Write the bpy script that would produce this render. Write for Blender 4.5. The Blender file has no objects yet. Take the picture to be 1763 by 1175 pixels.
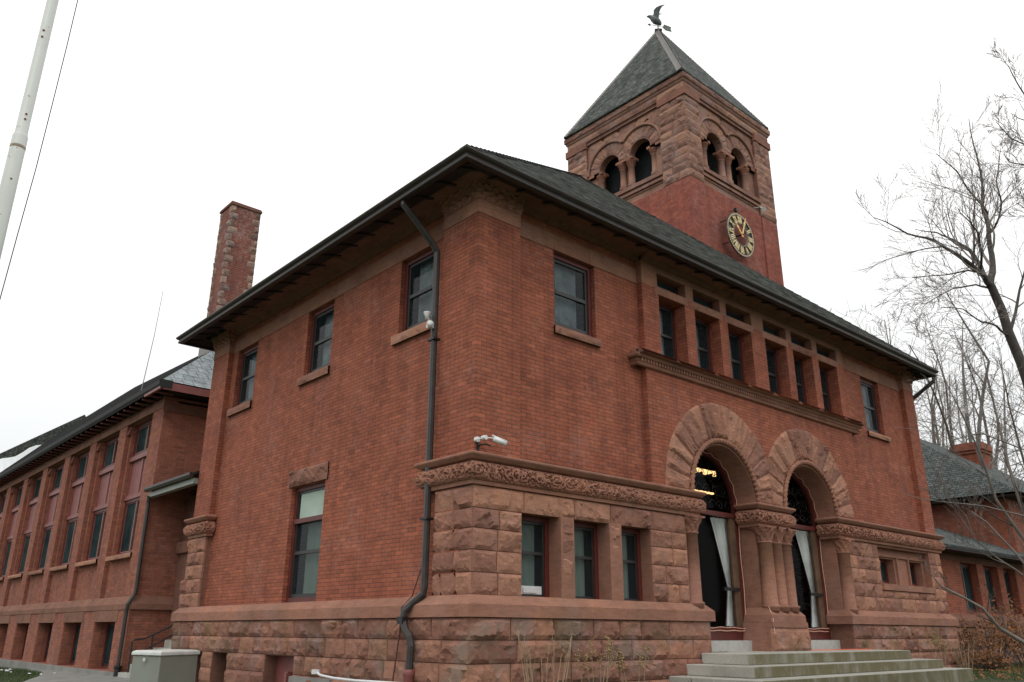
import bpy, bmesh, math, random
from mathutils import Vector, Matrix, noise
from mathutils.geometry import tessellate_polygon
random.seed(7)
SC = bpy.context.scene; COL = SC.collection
PI = math.pi
# ------------------------------------------------------------------ camera, world, sun
CAMP = Vector((-7.52953, -9.34378, 0.0))
RR = Vector((0.7476303, -0.66409927, 0.00459169)); RU = Vector((-0.22501924, -0.24680523, 0.94257812)); RB = Vector((-0.62483219, -0.70573319, -0.33395418))
cd = bpy.data.cameras.new('camera'); cam = bpy.data.objects.new('camera', cd); COL.objects.link(cam)
cd.sensor_width = 36; cd.sensor_fit = 'HORIZONTAL'; cd.lens = 36 * 1412.0 / 1763; cd.clip_start = 0.1; cd.clip_end = 2000
cam.matrix_world = Matrix(((RR.x, RU.x, RB.x, CAMP.x), (RR.y, RU.y, RB.y, CAMP.y), (RR.z, RU.z, RB.z, CAMP.z), (0, 0, 0, 1)))
SC.camera = cam
def D(px, py, d):
    v = RR * (px - 881.5) - RU * (py - 587.5) - RB * 1412.0
    return CAMP + v.normalized() * d
SC.view_settings.view_transform = 'Standard'; SC.view_settings.look = 'None'; SC.view_settings.exposure = .50; SC.view_settings.gamma = 1
w = bpy.data.worlds.new('World'); SC.world = w; w.use_nodes = True
nt = w.node_tree; nt.nodes.clear(); N = nt.nodes.new; L = nt.links.new
out = N('ShaderNodeOutputWorld'); bg = N('ShaderNodeBackground'); L(bg.outputs[0], out.inputs[0])
sky = N('ShaderNodeTexSky'); sky.sky_type = 'NISHITA'; sky.sun_disc = False; sky.sun_elevation = math.radians(55); sky.sun_rotation = math.radians(215)
sky.air_density = 1; sky.dust_density = 4
bs = N('ShaderNodeHueSaturation'); bs.inputs['Saturation'].default_value = .1; bs.inputs['Value'].default_value = .1; L(sky.outputs[0], bs.inputs['Color'])
tc = N('ShaderNodeTexCoord'); sx = N('ShaderNodeSeparateXYZ'); L(tc.outputs['Generated'], sx.inputs[0])
cr = N('ShaderNodeValToRGB'); L(sx.outputs['Z'], cr.inputs[0])
e = cr.color_ramp.elements; e[0].position = 0; e[0].color = (.55, .575, .59, 1); e[1].position = .5; e[1].color = (.98, .98, .98, 1)
m_ = e.new(.2); m_.color = (.70, .715, .72, 1)
ns = N('ShaderNodeTexNoise'); ns.inputs['Scale'].default_value = 1.6; ns.inputs['Detail'].default_value = 4; L(tc.outputs['Generated'], ns.inputs['Vector'])
mr = N('ShaderNodeMapRange'); mr.inputs[1].default_value = .3; mr.inputs[2].default_value = .7; mr.inputs[3].default_value = .975; mr.inputs[4].default_value = 1.02; L(ns.outputs[0], mr.inputs[0])
mm = N('ShaderNodeMix'); mm.data_type = 'RGBA'; mm.blend_type = 'MULTIPLY'; mm.inputs[0].default_value = 1; L(cr.outputs[0], mm.inputs[6]); L(mr.outputs[0], mm.inputs[7])
mx = N('ShaderNodeMix'); mx.data_type = 'RGBA'; mx.inputs[0].default_value = .08; L(mm.outputs[2], mx.inputs[6]); L(bs.outputs[0], mx.inputs[7])
L(mx.outputs[2], bg.inputs[0]); bg.inputs[1].default_value = 1.0
sl = bpy.data.lights.new('sun', 'SUN'); sl.energy = .5; sl.angle = math.radians(35); sl.color = (1, .97, .93)
so = bpy.data.objects.new('sun', sl); COL.objects.link(so)
az = math.radians(215); el = math.radians(55)   # behind the camera
sd = Vector((math.cos(el) * math.cos(az), math.cos(el) * math.sin(az), math.sin(el)))
so.rotation_euler = (-sd).to_track_quat('-Z', 'Y').to_euler()

# ------------------------------------------------------------------ materials
MAT = {}
def newmat(name):
    m = bpy.data.materials.new(name); m.use_nodes = True; MAT[name] = m
    nt = m.node_tree; b = nt.nodes['Principled BSDF']
    return m, nt, b
def nd(nt, t, **k):
    n = nt.nodes.new(t)
    for a, v in k.items():
        if a in ('inp',):
            for i, x in v.items(): n.inputs[i].default_value = x
        else: setattr(n, a, v)
    return n
def ramp(nt, src, pts):
    r = nt.nodes.new('ShaderNodeValToRGB'); nt.links.new(src, r.inputs[0])
    e = r.color_ramp.elements
    while len(e) < len(pts): e.new(.5)
    for i, (p, c) in enumerate(pts):
        e[i].position = p; e[i].color = (c, c, c, 1) if not isinstance(c, tuple) else (*c, 1)
    return r.outputs[0]
def mul(nt, a, b, f=1.0, mode='MULTIPLY'):
    m = nt.nodes.new('ShaderNodeMix'); m.data_type = 'RGBA'; m.blend_type = mode
    if isinstance(f, float): m.inputs[0].default_value = f
    else: nt.links.new(f, m.inputs[0])
    for i, x in ((6, a), (7, b)):
        if isinstance(x, tuple): m.inputs[i].default_value = (*x, 1)
        else: nt.links.new(x, m.inputs[i])
    return m.outputs[2]
def noi(nt, vec, scale, detail=4, rough=.6, out=0):
    n = nd(nt, 'ShaderNodeTexNoise', inp={'Scale': scale, 'Detail': detail, 'Roughness': rough}); nt.links.new(vec, n.inputs['Vector']); return n.outputs[out]
def bump(nt, b, h, s, dist=.01):
    n = nd(nt, 'ShaderNodeBump', inp={'Strength': s, 'Distance': dist}); nt.links.new(h, n.inputs['Height']); nt.links.new(n.outputs[0], b.inputs['Normal']); return n
def objco(nt): return nd(nt, 'ShaderNodeTexCoord').outputs['Object']
def simple(name, col, rough=.6, var=.25, sc=3.0, metal=0, spec=.5, bmp=0.0):
    m, nt, b = newmat(name); oc = objco(nt)
    c = mul(nt, col, ramp(nt, noi(nt, oc, sc), [(.3, 1 - var), (.7, 1 + var * .6)]))
    nt.links.new(c, b.inputs['Base Color']); b.inputs['Roughness'].default_value = rough; b.inputs['Metallic'].default_value = metal
    b.inputs['Specular IOR Level'].default_value = spec
    if bmp: bump(nt, b, noi(nt, oc, sc * 12), bmp, .01)
    return m
def brickmat(name, c1, c2, mort, dirt=.35, patch=.25):
    m, nt, b = newmat(name); uv = nd(nt, 'ShaderNodeUVMap').outputs[0]; oc = objco(nt)
    # slight wobble of the courses
    br = nd(nt, 'ShaderNodeTexBrick', offset=.5, inp={'Color1': (*c1, 1), 'Color2': (*c2, 1), 'Mortar': (*mort, 1), 'Scale': 1.0, 'Mortar Size': .0058, 'Mortar Smooth': .3, 'Bias': .0, 'Brick Width': .213, 'Row Height': .0677})
    nt.links.new(uv, br.inputs['Vector'])
    br2 = nd(nt, 'ShaderNodeTexBrick', offset=.5, inp={'Color1': (.62, .64, .72, 1), 'Color2': (1.38, 1.32, 1.22, 1), 'Mortar': (1, 1, 1, 1), 'Scale': 1.0, 'Mortar Size': .0, 'Bias': .0, 'Brick Width': .213, 'Row Height': .0677})
    nt.links.new(uv, br2.inputs['Vector'])
    c = mul(nt, br.outputs[0], br2.outputs[0], .6)
    m3 = nd(nt, 'ShaderNodeMapping', inp={'Location': (.213 * 57, .0677 * 34, 0)}); nt.links.new(uv, m3.inputs[0])
    b3 = nd(nt, 'ShaderNodeTexBrick', offset=.5, inp={'Color1': (0, 0, 0, 1), 'Color2': (1, 1, 1, 1), 'Mortar': (.5, .5, .5, 1), 'Scale': 1.0, 'Mortar Size': .0, 'Bias': .0, 'Brick Width': .213, 'Row Height': .0677})
    nt.links.new(m3.outputs[0], b3.inputs['Vector'])
    c = mul(nt, c, ramp(nt, b3.outputs[0], [(.0, (.55, .52, .62)), (.16, (.86, .84, .88)), (.5, (1., 1., 1.)), (.82, (1.12, 1.08, 1.02)), (.97, (1.45, 1.5, 1.45))]), .42)
    c = mul(nt, c, ramp(nt, noi(nt, oc, .8, 5), [(.3, (.76, .73, .78)), (.5, (1., 1., 1.)), (.72, (1.16, 1.12, 1.02))]), min(1.0, dirt * 1.3))
    c = mul(nt, c, ramp(nt, noi(nt, oc, 5, 5, .7), [(.35, .8), (.6, 1.08)]), .7)
    # pale salt bloom
    f = ramp(nt, mul(nt, noi(nt, oc, .9, 3), noi(nt, oc, 9, 4, .75)), [(.27, 0.0), (.42, patch)])
    c = mul(nt, c, (.38, .26, .23), f, 'MIX')
    # dark weather streaks
    mp = nd(nt, 'ShaderNodeMapping', inp={'Scale': (3.5, 3.5, .25)}); nt.links.new(oc, mp.inputs[0])
    c = mul(nt, c, ramp(nt, noi(nt, mp.outputs[0], 1.0, 5), [(.3, .76), (.52, 1.02), (.75, 1.08)]), .85)
    nt.links.new(c, b.inputs['Base Color']); b.inputs['Roughness'].default_value = .88; b.inputs['Specular IOR Level'].default_value = .3
    h = nd(nt, 'ShaderNodeMath', operation='SUBTRACT'); nt.links.new(noi(nt, oc, 30, 3), h.inputs[0]); nt.links.new(br.outputs['Fac'], h.inputs[1])
    bump(nt, b, h.outputs[0], .55, .012)
    return m
brickmat('brick', (.385, .118, .060), (.27, .082, .050), (.12, .064, .05), .45, .22)
brickmat('brick_dull', (.345, .125, .075), (.26, .092, .060), (.16, .09, .07), .4, .2)
brickmat('brick_tower', (.34, .10, .068), (.27, .078, .055), (.18, .08, .06), .4, .4)
brickmat('brick_chimney', (.27, .085, .055), (.15, .045, .035), (.26, .19, .16), .6, .9)
def stonemat(name, col, stain=.5, bm=.5, moss=0.0, grey=0.0, carved=0):
    m, nt, b = newmat(name); oc = objco(nt)
    at = nd(nt, 'ShaderNodeAttribute', attribute_name='tint')
    c = mul(nt, col, at.outputs['Color'])
    c = mul(nt, c, ramp(nt, noi(nt, oc, 1.3, 5), [(.3, (.80, .79, .80)), (.55, (1.02, 1., 1.)), (.75, (1.2, 1.12, 1.04))]))
    mp = nd(nt, 'ShaderNodeMapping', inp={'Scale': (2, 2, 9)}); nt.links.new(oc, mp.inputs[0])
    c = mul(nt, c, ramp(nt, noi(nt, mp.outputs[0], 2.5, 6, .65), [(.3, (.78, .76, .75)), (.6, (1.08, 1.06, 1.03))]), .8)
    c = mul(nt, c, ramp(nt, noi(nt, oc, 2.2, 6, .75), [(.33, (.45, .43, .42)), (.46, (1., 1., 1.))]), stain)
    c = mul(nt, c, ramp(nt, noi(nt, oc, 45, 3), [(.3, .84), (.7, 1.1)]))
    if moss:
        f = ramp(nt, noi(nt, oc, .9, 5, .7), [(.5, 0.0), (.64, moss)]); c = mul(nt, c, (.10, .095, .04), f, 'MIX')
    if grey:
        f = ramp(nt, noi(nt, oc, 1.7, 6, .7), [(.5, 0.0), (.62, grey)]); c = mul(nt, c, (.30, .24, .23), f, 'MIX')
    nt.links.new(c, b.inputs['Base Color']); b.inputs['Roughness'].default_value = .93; b.inputs['Specular IOR Level'].default_value = .2
    if carved:
        v = nd(nt, 'ShaderNodeTexVoronoi', feature='DISTANCE_TO_EDGE', inp={'Scale': 17.0}); nt.links.new(oc, v.inputs['Vector'])
        hh = nd(nt, 'ShaderNodeMath', operation='ADD'); nt.links.new(v.outputs[0], hh.inputs[0]); nt.links.new(noi(nt, oc, 30, 3), hh.inputs[1])
        bump(nt, b, hh.outputs[0], .6, .03)
    else: bump(nt, b, noi(nt, oc, 28, 6, .7), bm, .012)
    return m
stonemat('sandstone', (.355, .182, .127), .5, .5, .0, .12)
stonemat('sandstone_base', (.30, .153, .108), .6, .6, .5, .35)
stonemat('sandstone_smooth', (.32, .162, .114), .35, .25, .12, .12)
stonemat('sandstone_dark', (.25, .13, .092), .7, .4)
stonemat('sandstone_carved', (.33, .166, .117), .5, .5, 0, 0, 1)
stonemat('tower_stone', (.32, .182, .135), .8, .7, 0, .35)
stonemat('quoin_stone', (.31, .215, .17), .8, .6, .3, .6)
simple('red_paint', (.115, .022, .017), .5, .25, 4)
simple('red_panel', (.24, .078, .068), .5, .2, 4)
simple('bead_pale', (.42, .27, .25), .5, .2, 4)
simple('sash_dark', (.028, .027, .026), .45, .3, 6)
simple('bronze_paint', (.040, .030, .025), .42, .3, 5, 0, .4)
simple('pipe_dark', (.040, .034, .031), .4, .3, 5, 0, .5)
simple('soffit_brown', (.024, .015, .013), .8, .4, 3)
simple('black_fascia', (.012, .012, .012), .7, .3, 4)
simple('blind', (.33, .45, .38), .9, .2, 1.2)
simple('blind_pale', (.42, .52, .44), .9, .15, 1.5)
simple('blind_blue_reflection', (.40, .50, .53), .9, .5, 2.6)  # blue-grey blind; mottled reflection of the panes is painted into its colour
simple('curtain_cloth', (.88, .92, .90), .95, .15, 3)
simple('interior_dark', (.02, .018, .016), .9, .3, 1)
simple('wood_brown', (.13, .075, .045), .6, .4, 5)
simple('iron_black', (.012, .012, .013), .45, .2, 8)
simple('white_metal', (.72, .72, .70), .4, .1, 6)
simple('white_plastic', (.65, .66, .66), .5, .1, 6)
simple('copper_red', (.10, .035, .025), .6, .3, 9)
simple('orange_cord', (.75, .12, .04), .5, .1, 9)
simple('cord_pale', (.72, .42, .30), .5, .3, 20)
simple('gold', (.78, .50, .17), .35, .2, 8, .55)
simple('gold_pale', (.82, .66, .36), .4, .15, 8, .2)
simple('clock_dark', (.035, .024, .014), .5, .3, 8)
simple('clock_rim', (.20, .185, .17), .5, .3, 10)
simple('clock_edge', (.09, .08, .07), .5, .3, 10)
simple('verdigris', (.11, .135, .125), .6, .45, 6)
simple('cabinet_green', (.23, .245, .205), .45, .12, 2, 0, .5, .1)
simple('cabinet_top', (.60, .61, .58), .5, .15, 4)
simple('rust', (.22, .075, .025), .9, .4, 20)
simple('rust_pale', (.42, .34, .26), .9, .6, 30)
simple('snow', (.86, .88, .90), .8, .05, 3)
simple('bark', (.115, .095, .08), .9, .4, 4)
simple('bark_dark', (.085, .074, .066), .9, .4, 3)
simple('bark_pale', (.20, .17, .15), .9, .4, 4)
simple('twig', (.30, .26, .24), .9, .3, 2)
simple('bark_grey', (.19, .175, .16), .9, .3, 2)
simple('bark_far', (.33, .30, .28), .9, .3, 2)
simple('straw', (.36, .27, .17), .9, .3, 5)
simple('seedhead', (.30, .21, .10), .9, .4, 12)
simple('leaf_rust', (.21, .085, .025), .8, .6, 5)
simple('leaf_green', (.06, .075, .03), .8, .4, 6)
simple('bud_red', (.14, .035, .028), .8, .5, 5)
simple('concrete_path', (.24, .235, .215), .9, .25, 2, 0, .3, .3)
simple('louvre_dark', (.012, .015, .018), .9, .5, 6)
simple('book_spines', (.16, .14, .13), .8, .9, 22)
def flagpole_mat():
    m, nt, b = newmat('pole_white'); oc = objco(nt)
    c = mul(nt, (.66, .68, .64), ramp(nt, noi(nt, oc, 1.5, 5), [(.3, .9), (.7, 1.05)]))
    f = ramp(nt, noi(nt, oc, 11, 3, .7), [(.66, 0.0), (.69, 1.0)])
    c = mul(nt, c, (.25, .09, .03), f, 'MIX')
    f2 = ramp(nt, noi(nt, oc, 3.2, 5, .7), [(.6, 0.0), (.75, .35)]); c = mul(nt, c, (.42, .38, .28), f2, 'MIX')
    nt.links.new(c, b.inputs['Base Color']); b.inputs['Roughness'].default_value = .4
flagpole_mat()
def granite():
    m, nt, b = newmat('granite'); oc = objco(nt); g = nd(nt, 'ShaderNodeNewGeometry')
    c = mul(nt, (.43, .42, .37), ramp(nt, noi(nt, oc, 60, 3), [(.3, .75), (.7, 1.15)]))
    c = mul(nt, c, ramp(nt, noi(nt, oc, 1.2, 5), [(.3, .75), (.65, 1.1)]))
    mp = nd(nt, 'ShaderNodeMapping', inp={'Scale': (1.7, 1.7, .8)}); nt.links.new(oc, mp.inputs[0])
    sz = nd(nt, 'ShaderNodeSeparateXYZ'); nt.links.new(g.outputs['Normal'], sz.inputs[0])
    # algae grows on the vertical front faces only
    ab = nd(nt, 'ShaderNodeMath', operation='ABSOLUTE'); nt.links.new(sz.outputs['Y'], ab.inputs[0])
    n = ramp(nt, noi(nt, mp.outputs[0], 1.6, 6, .7), [(.30, 0.45), (.54, 1.0)])
    f = nd(nt, 'ShaderNodeMath', operation='MULTIPLY'); nt.links.new(ab.outputs[0], f.inputs[0]); nt.links.new(n, f.inputs[1])
    c = mul(nt, c, (.13, .112, .055), f.outputs[0], 'MIX')
    nt.links.new(c, b.inputs['Base Color']); b.inputs['Roughness'].default_value = .85
    bump(nt, b, noi(nt, oc, 50, 4), .3, .01)
granite()
simple('granite_pale', (.44, .43, .40), .85, .15, 8, 0, .3, .2)
simple('brick_shadow_paint', (.05, .03, .03), .9, .3, 2)
def shingle(name, c1, c2, gap, bw, rh, msz=.012, rough=.9, spec=.3):
    m, nt, b = newmat(name); uv = nd(nt, 'ShaderNodeUVMap').outputs[0]; oc = objco(nt)
    br = nd(nt, 'ShaderNodeTexBrick', offset=.37, inp={'Color1': (*c1, 1), 'Color2': (*c2, 1), 'Mortar': (*gap, 1), 'Scale': 1.0, 'Mortar Size': msz, 'Mortar Smooth': .3, 'Bias': 0., 'Brick Width': bw, 'Row Height': rh})
    nt.links.new(uv, br.inputs['Vector'])
    c = mul(nt, br.outputs[0], ramp(nt, noi(nt, oc, 3, 5, .7), [(.3, .7), (.7, 1.25)]))
    mpp = nd(nt, 'ShaderNodeMapping', inp={'Scale': (1, 2.2, 1)}); nt.links.new(uv, mpp.inputs[0])
    c = mul(nt, c, ramp(nt, noi(nt, mpp.outputs[0], 3.4, 4, .8), [(.38, .45), (.5, .9), (.62, 1.55)]), .75)
    c = mul(nt, c, ramp(nt, noi(nt, oc, 40, 3), [(.3, .7), (.7, 1.25)]))
    nt.links.new(c, b.inputs['Base Color']); b.inputs['Roughness'].default_value = rough; b.inputs['Specular IOR Level'].default_value = spec
    h = nd(nt, 'ShaderNodeMath', operation='SUBTRACT'); h.inputs[0].default_value = 1; nt.links.new(br.outputs['Fac'], h.inputs[1]); bump(nt, b, h.outputs[0], .8, .02)
shingle('asphalt_shingle', (.006, .008, .006), (.070, .074, .064), (.008, .008, .008), .19, .14, .004, .95, .08)
shingle('dark_shingle', (.008, .008, .008), (.016, .016, .015), (.005, .005, .005), .25, .14, .008, 1.0, .05)
shingle('slate_tower', (.045, .056, .053), (.135, .138, .124), (.035, .04, .04), .20, .14, .010, .9, .15)
shingle('slate_rows', (.07, .09, .086), (.13, .143, .136), (.035, .04, .04), .25, .14, .02)
shingle('slate_large', (.20, .24, .255), (.25, .285, .295), (.06, .065, .07), .30, .42, .012, .45, .5)
def glass(name, tr, col=(.02, .025, .028), rough=.03, spec=.35):
    m, nt, b = newmat(name); b.inputs['Base Color'].default_value = (*col, 1); b.inputs['Roughness'].default_value = rough; b.inputs['Specular IOR Level'].default_value = spec
    t = nt.nodes.new('ShaderNodeBsdfTransparent'); mx = nt.nodes.new('ShaderNodeMixShader'); mx.inputs[0].default_value = tr
    o = nt.nodes['Material Output']; nt.links.new(b.outputs[0], mx.inputs[1]); nt.links.new(t.outputs[0], mx.inputs[2]); nt.links.new(mx.outputs[0], o.inputs[0])
    pass
glass('glass', .72, (.03, .04, .045)); glass('door_glass', .92, (.004, .004, .004), .02, .3); glass('glass_dark', .15, (.018, .036, .038), .08, .25)
def darkglass():
    m, nt, b = newmat('glass_dark'); nt.nodes.remove(b); o = nt.nodes['Material Output']
    d = nt.nodes.new('ShaderNodeBsdfDiffuse'); g_ = nt.nodes.new('ShaderNodeBsdfGlossy'); g_.inputs['Roughness'].default_value = .12; mx = nt.nodes.new('ShaderNodeMixShader'); mx.inputs[0].default_value = .055
    nt.links.new(ramp(nt, noi(nt, objco(nt), 1.1, 2), [(.3, (.010, .022, .024)), (.7, (.035, .062, .062))]), d.inputs[0]); nt.links.new(d.outputs[0], mx.inputs[1]); nt.links.new(g_.outputs[0], mx.inputs[2]); nt.links.new(mx.outputs[0], o.inputs[0])
darkglass()
def emis(name, col, s):
    m, nt, b = newmat(name); b.inputs['Emission Color'].default_value = (*col, 1); b.inputs['Emission Strength'].default_value = s
emis('lamp_warm', (1, .62, .26), 1.3)
def grassmat():
    m, nt, b = newmat('ground_soil'); oc = objco(nt)
    c = mul(nt, (.040, .058, .018), ramp(nt, noi(nt, oc, 6, 6, .7), [(.3, (.7, .6, .5)), (.6, (1.1, 1.15, 1.)), (.75, (1.9, 1.5, 1.1))]))
    nt.links.new(c, b.inputs['Base Color']); b.inputs['Roughness'].default_value = .95; bump(nt, b, noi(nt, oc, 60, 5), .8, .03)
grassmat()
simple('grass_blade', (.062, .10, .028), .8, .5, 2)

# ------------------------------------------------------------------ mesh helpers
class MB:
    def __init__(s): s.v = []; s.f = []; s.t = []; s.m = []
    def add(s, vs, fs, tint=None):
        s.m.append((len(s.v), len(s.f))); o = len(s.v); s.v += [tuple(v) for v in vs]; s.f += [[i + o for i in f] for f in fs]
        if tint is None: tint = random.uniform(.88, 1.1)
        s.t += [tint] * len(vs)
    def box(s, x0, x1, y0, y1, z0, z1, tint=None):
        a, b = sorted((x0, x1)); c, d = sorted((y0, y1)); e, f = sorted((z0, z1))
        s.add([(a, c, e), (b, c, e), (b, d, e), (a, d, e), (a, c, f), (b, c, f), (b, d, f), (a, d, f)],
              [(3, 2, 1, 0), (4, 5, 6, 7), (0, 1, 5, 4), (1, 2, 6, 5), (2, 3, 7, 6), (3, 0, 4, 7)], tint)
    def tube(s, pts, r, n=8, cap=True):
        pts = [Vector(p) for p in pts]; rs = r if isinstance(r, (list, tuple)) else [r] * len(pts)
        vs = []; fs = []; up = None
        for i, p in enumerate(pts):
            d = (pts[min(i + 1, len(pts) - 1)] - pts[max(i - 1, 0)])
            d = d.normalized() if d.length > 1e-9 else Vector((0, 0, 1))
            if up is None: up = d.orthogonal().normalized()
            up = (up - d * up.dot(d)); up = up.normalized() if up.length > 1e-6 else d.orthogonal().normalized()
            q = d.cross(up)
            for k in range(n):
                a = 2 * PI * k / n; vs.append(p + (up * math.cos(a) + q * math.sin(a)) * rs[i])
        for i in range(len(pts) - 1):
            for k in range(n): fs.append((i * n + k, i * n + (k + 1) % n, (i + 1) * n + (k + 1) % n, (i + 1) * n + k))
        if cap and n > 3: fs += [list(range(n - 1, -1, -1)), [(len(pts) - 1) * n + k for k in range(n)]]
        s.add(vs, fs)
    def lathe(s, c, prof, n=20):
        vs = []; fs = []
        for z, r in prof:
            for k in range(n): a = 2 * PI * k / n; vs.append((c[0] + r * math.cos(a), c[1] + r * math.sin(a), c[2] + z))
        m = len(prof)
        for i in range(m - 1):
            for k in range(n): fs.append((i * n + k, i * n + (k + 1) % n, (i + 1) * n + (k + 1) % n, (i + 1) * n + k))
        fs += [list(range(n - 1, -1, -1)), [(m - 1) * n + k for k in range(n)]]
        s.add(vs, fs)
    def sweep(s, path, prof, closed=False, tint=None):
        """prof: list of (outward, z) closed polygon; path: plan points, outward on the right-hand side"""
        n = len(path); vs = []; fs = []; m = len(prof)
        P = [Vector((p[0], p[1])) for p in path]
        def nor(a, b): d = (b - a).normalized(); return Vector((d.y, -d.x))
        for i in range(n):
            if closed or 0 < i < n - 1:
                n1 = nor(P[i - 1], P[i]); n2 = nor(P[i], P[(i + 1) % n]); k = (n1 + n2) / (1 + n1.dot(n2))
            elif i == 0: k = nor(P[0], P[1])
            else: k = nor(P[-2], P[-1])
            for o, z in prof: q = P[i] + k * o; vs.append((q.x, q.y, z))
        for i in range(n if closed else n - 1):
            j = (i + 1) % n
            for a in range(m): b = (a + 1) % m; fs.append((i * m + a, j * m + a, j * m + b, i * m + b))
        if not closed: fs += [list(range(m - 1, -1, -1)), [(n - 1) * m + a for a in range(m)]]
        s.add(vs, fs, tint)
    def build(s, name, mat, parent=None, smooth=False, recalc=True):
        if parent is not None and recalc and 1 < len(s.m) <= 700:
            k = len(s.m); mk = s.m + [(len(s.v), len(s.f))]; bb = []
            for i in range(k):
                V = s.v[mk[i][0]:mk[i + 1][0]]; bb.append([min(v[c] for v in V) for c in range(3)] + [max(v[c] for v in V) for c in range(3)])
            par = list(range(k))
            def find(i):
                while par[i] != i: par[i] = par[par[i]]; i = par[i]
                return i
            for i in range(k):
                a = bb[i]
                for j in range(i):
                    b = bb[j]
                    if all(a[c] - .09 < b[c + 3] and b[c] - .09 < a[c + 3] for c in range(3)): par[find(i)] = find(j)
            gr = {}
            for i in range(k): gr.setdefault(find(i), []).append(i)
            if 1 < len(gr) <= 90:
                res = None
                for g_ in gr.values():
                    m2 = MB()
                    for i in g_:
                        o = len(m2.v); v0, f0 = mk[i]; v1, f1 = mk[i + 1]; m2.m.append((o, len(m2.f)))
                        m2.v += s.v[v0:v1]; m2.t += s.t[v0:v1]; m2.f += [[q - v0 + o for q in f] for f in s.f[f0:f1]]
                    x = m2.build1(name, mat, parent, smooth, recalc); res = res or x
                return res
        return s.build1(name, mat, parent, smooth, recalc)
    def build1(s, name, mat, parent=None, smooth=False, recalc=True):
        me = bpy.data.meshes.new(name); me.from_pydata(s.v, [], s.f); me.update()
        if recalc:
            bm = bmesh.new(); bm.from_mesh(me); bmesh.ops.recalc_face_normals(bm, faces=bm.faces); bm.to_mesh(me); bm.free()
        a = me.color_attributes.new('tint', 'FLOAT_COLOR', 'POINT')
        flat = []
        for t in s.t: flat += [t, t * (1 + (t - 1) * .1), t * (1 - (t - 1) * .12), 1.0] if not isinstance(t, tuple) else [*t, 1.0]
        a.data.foreach_set('color', flat)
        uvl = me.uv_layers.new(name='UVMap'); buf = [0.0] * (2 * len(me.loops)); V = me.vertices
        for p in me.polygons:
            nn = p.normal
            if abs(nn.z) > .98: t = Vector((1, 0, 0)); b = Vector((0, 1, 0))
            else:
                t = Vector((-nn.y, nn.x, 0)).normalized()
                if abs(t.x) > .9 and t.x < 0 or abs(t.y) > .9 and t.y < 0: t = -t
                b = nn.cross(t)
                if b.z < 0: b = -b
            for li in p.loop_indices:
                co = V[me.loops[li].vertex_index].co; buf[2 * li] = co.dot(t); buf[2 * li + 1] = co.dot(b)
        uvl.data.foreach_set('uv', buf)
        me.materials.append(MAT[mat])
        if smooth: me.polygons.foreach_set('use_smooth', [True] * len(me.polygons))
        o = bpy.data.objects.new(name, me); COL.objects.link(o)
        if parent is not None: o.parent = parent
        return o
def thing(name, label, cat, group=None, loc=(0, 0, 0)):
    o = bpy.data.objects.new(name, None); COL.objects.link(o); o['label'] = label; o['category'] = cat; o.empty_display_size = .3
    if group: o['group'] = group
    return o
def tag(o, label, cat, group=None):
    o['label'] = label; o['category'] = cat
    if group: o['group'] = group
    return o
def kind(o, k, label=None, cat=None):
    o['kind'] = k
    if label: o['label'] = label
    if cat: o['category'] = cat
    return o
# frames: (u, depth inwards, z) -> world
def FR(y=0): return lambda u, d, z: (u, y + d, z)
def LF(x=0): return lambda u, d, z: (x + d, u, z)
def rect(u0, u1, z0, z1): return [(u0, z0), (u1, z0), (u1, z1), (u0, z1)]
def archp(c, r, z0, zs, n=24): return [(c - r, z0), (c + r, z0)] + [(c + r * math.cos(PI * k / n), zs + r * math.sin(PI * k / n)) for k in range(n + 1)]
def plate(mb, T, outline, holes, th, tint=1.0):
    loops = [outline] + holes
    tri = tessellate_polygon([[Vector((a, b, 0)) for a, b in l] for l in loops])
    flat = [p for l in loops for p in l]; n = len(flat)
    vs = [T(u, 0, z) for u, z in flat] + [T(u, th, z) for u, z in flat]
    fs = [tuple(t) for t in tri] + [tuple(i + n for i in t[::-1]) for t in tri]
    o = 0
    for l in loops:
        m = len(l)
        for i in range(m): j = (i + 1) % m; fs.append((o + i, o + j, n + o + j, n + o + i))
        o += m
    mb.add(vs, fs, tint)
def tbox(mb, T, u0, u1, d0, d1, z0, z1, tint=None):
    a = T(u0, d0, z0); b = T(u1, d1, z1); mb.box(a[0], b[0], a[1], b[1], a[2], b[2], tint)
def fb(p, o=3): return noise.fractal(p, 1.0, 2.0, o)
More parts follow.
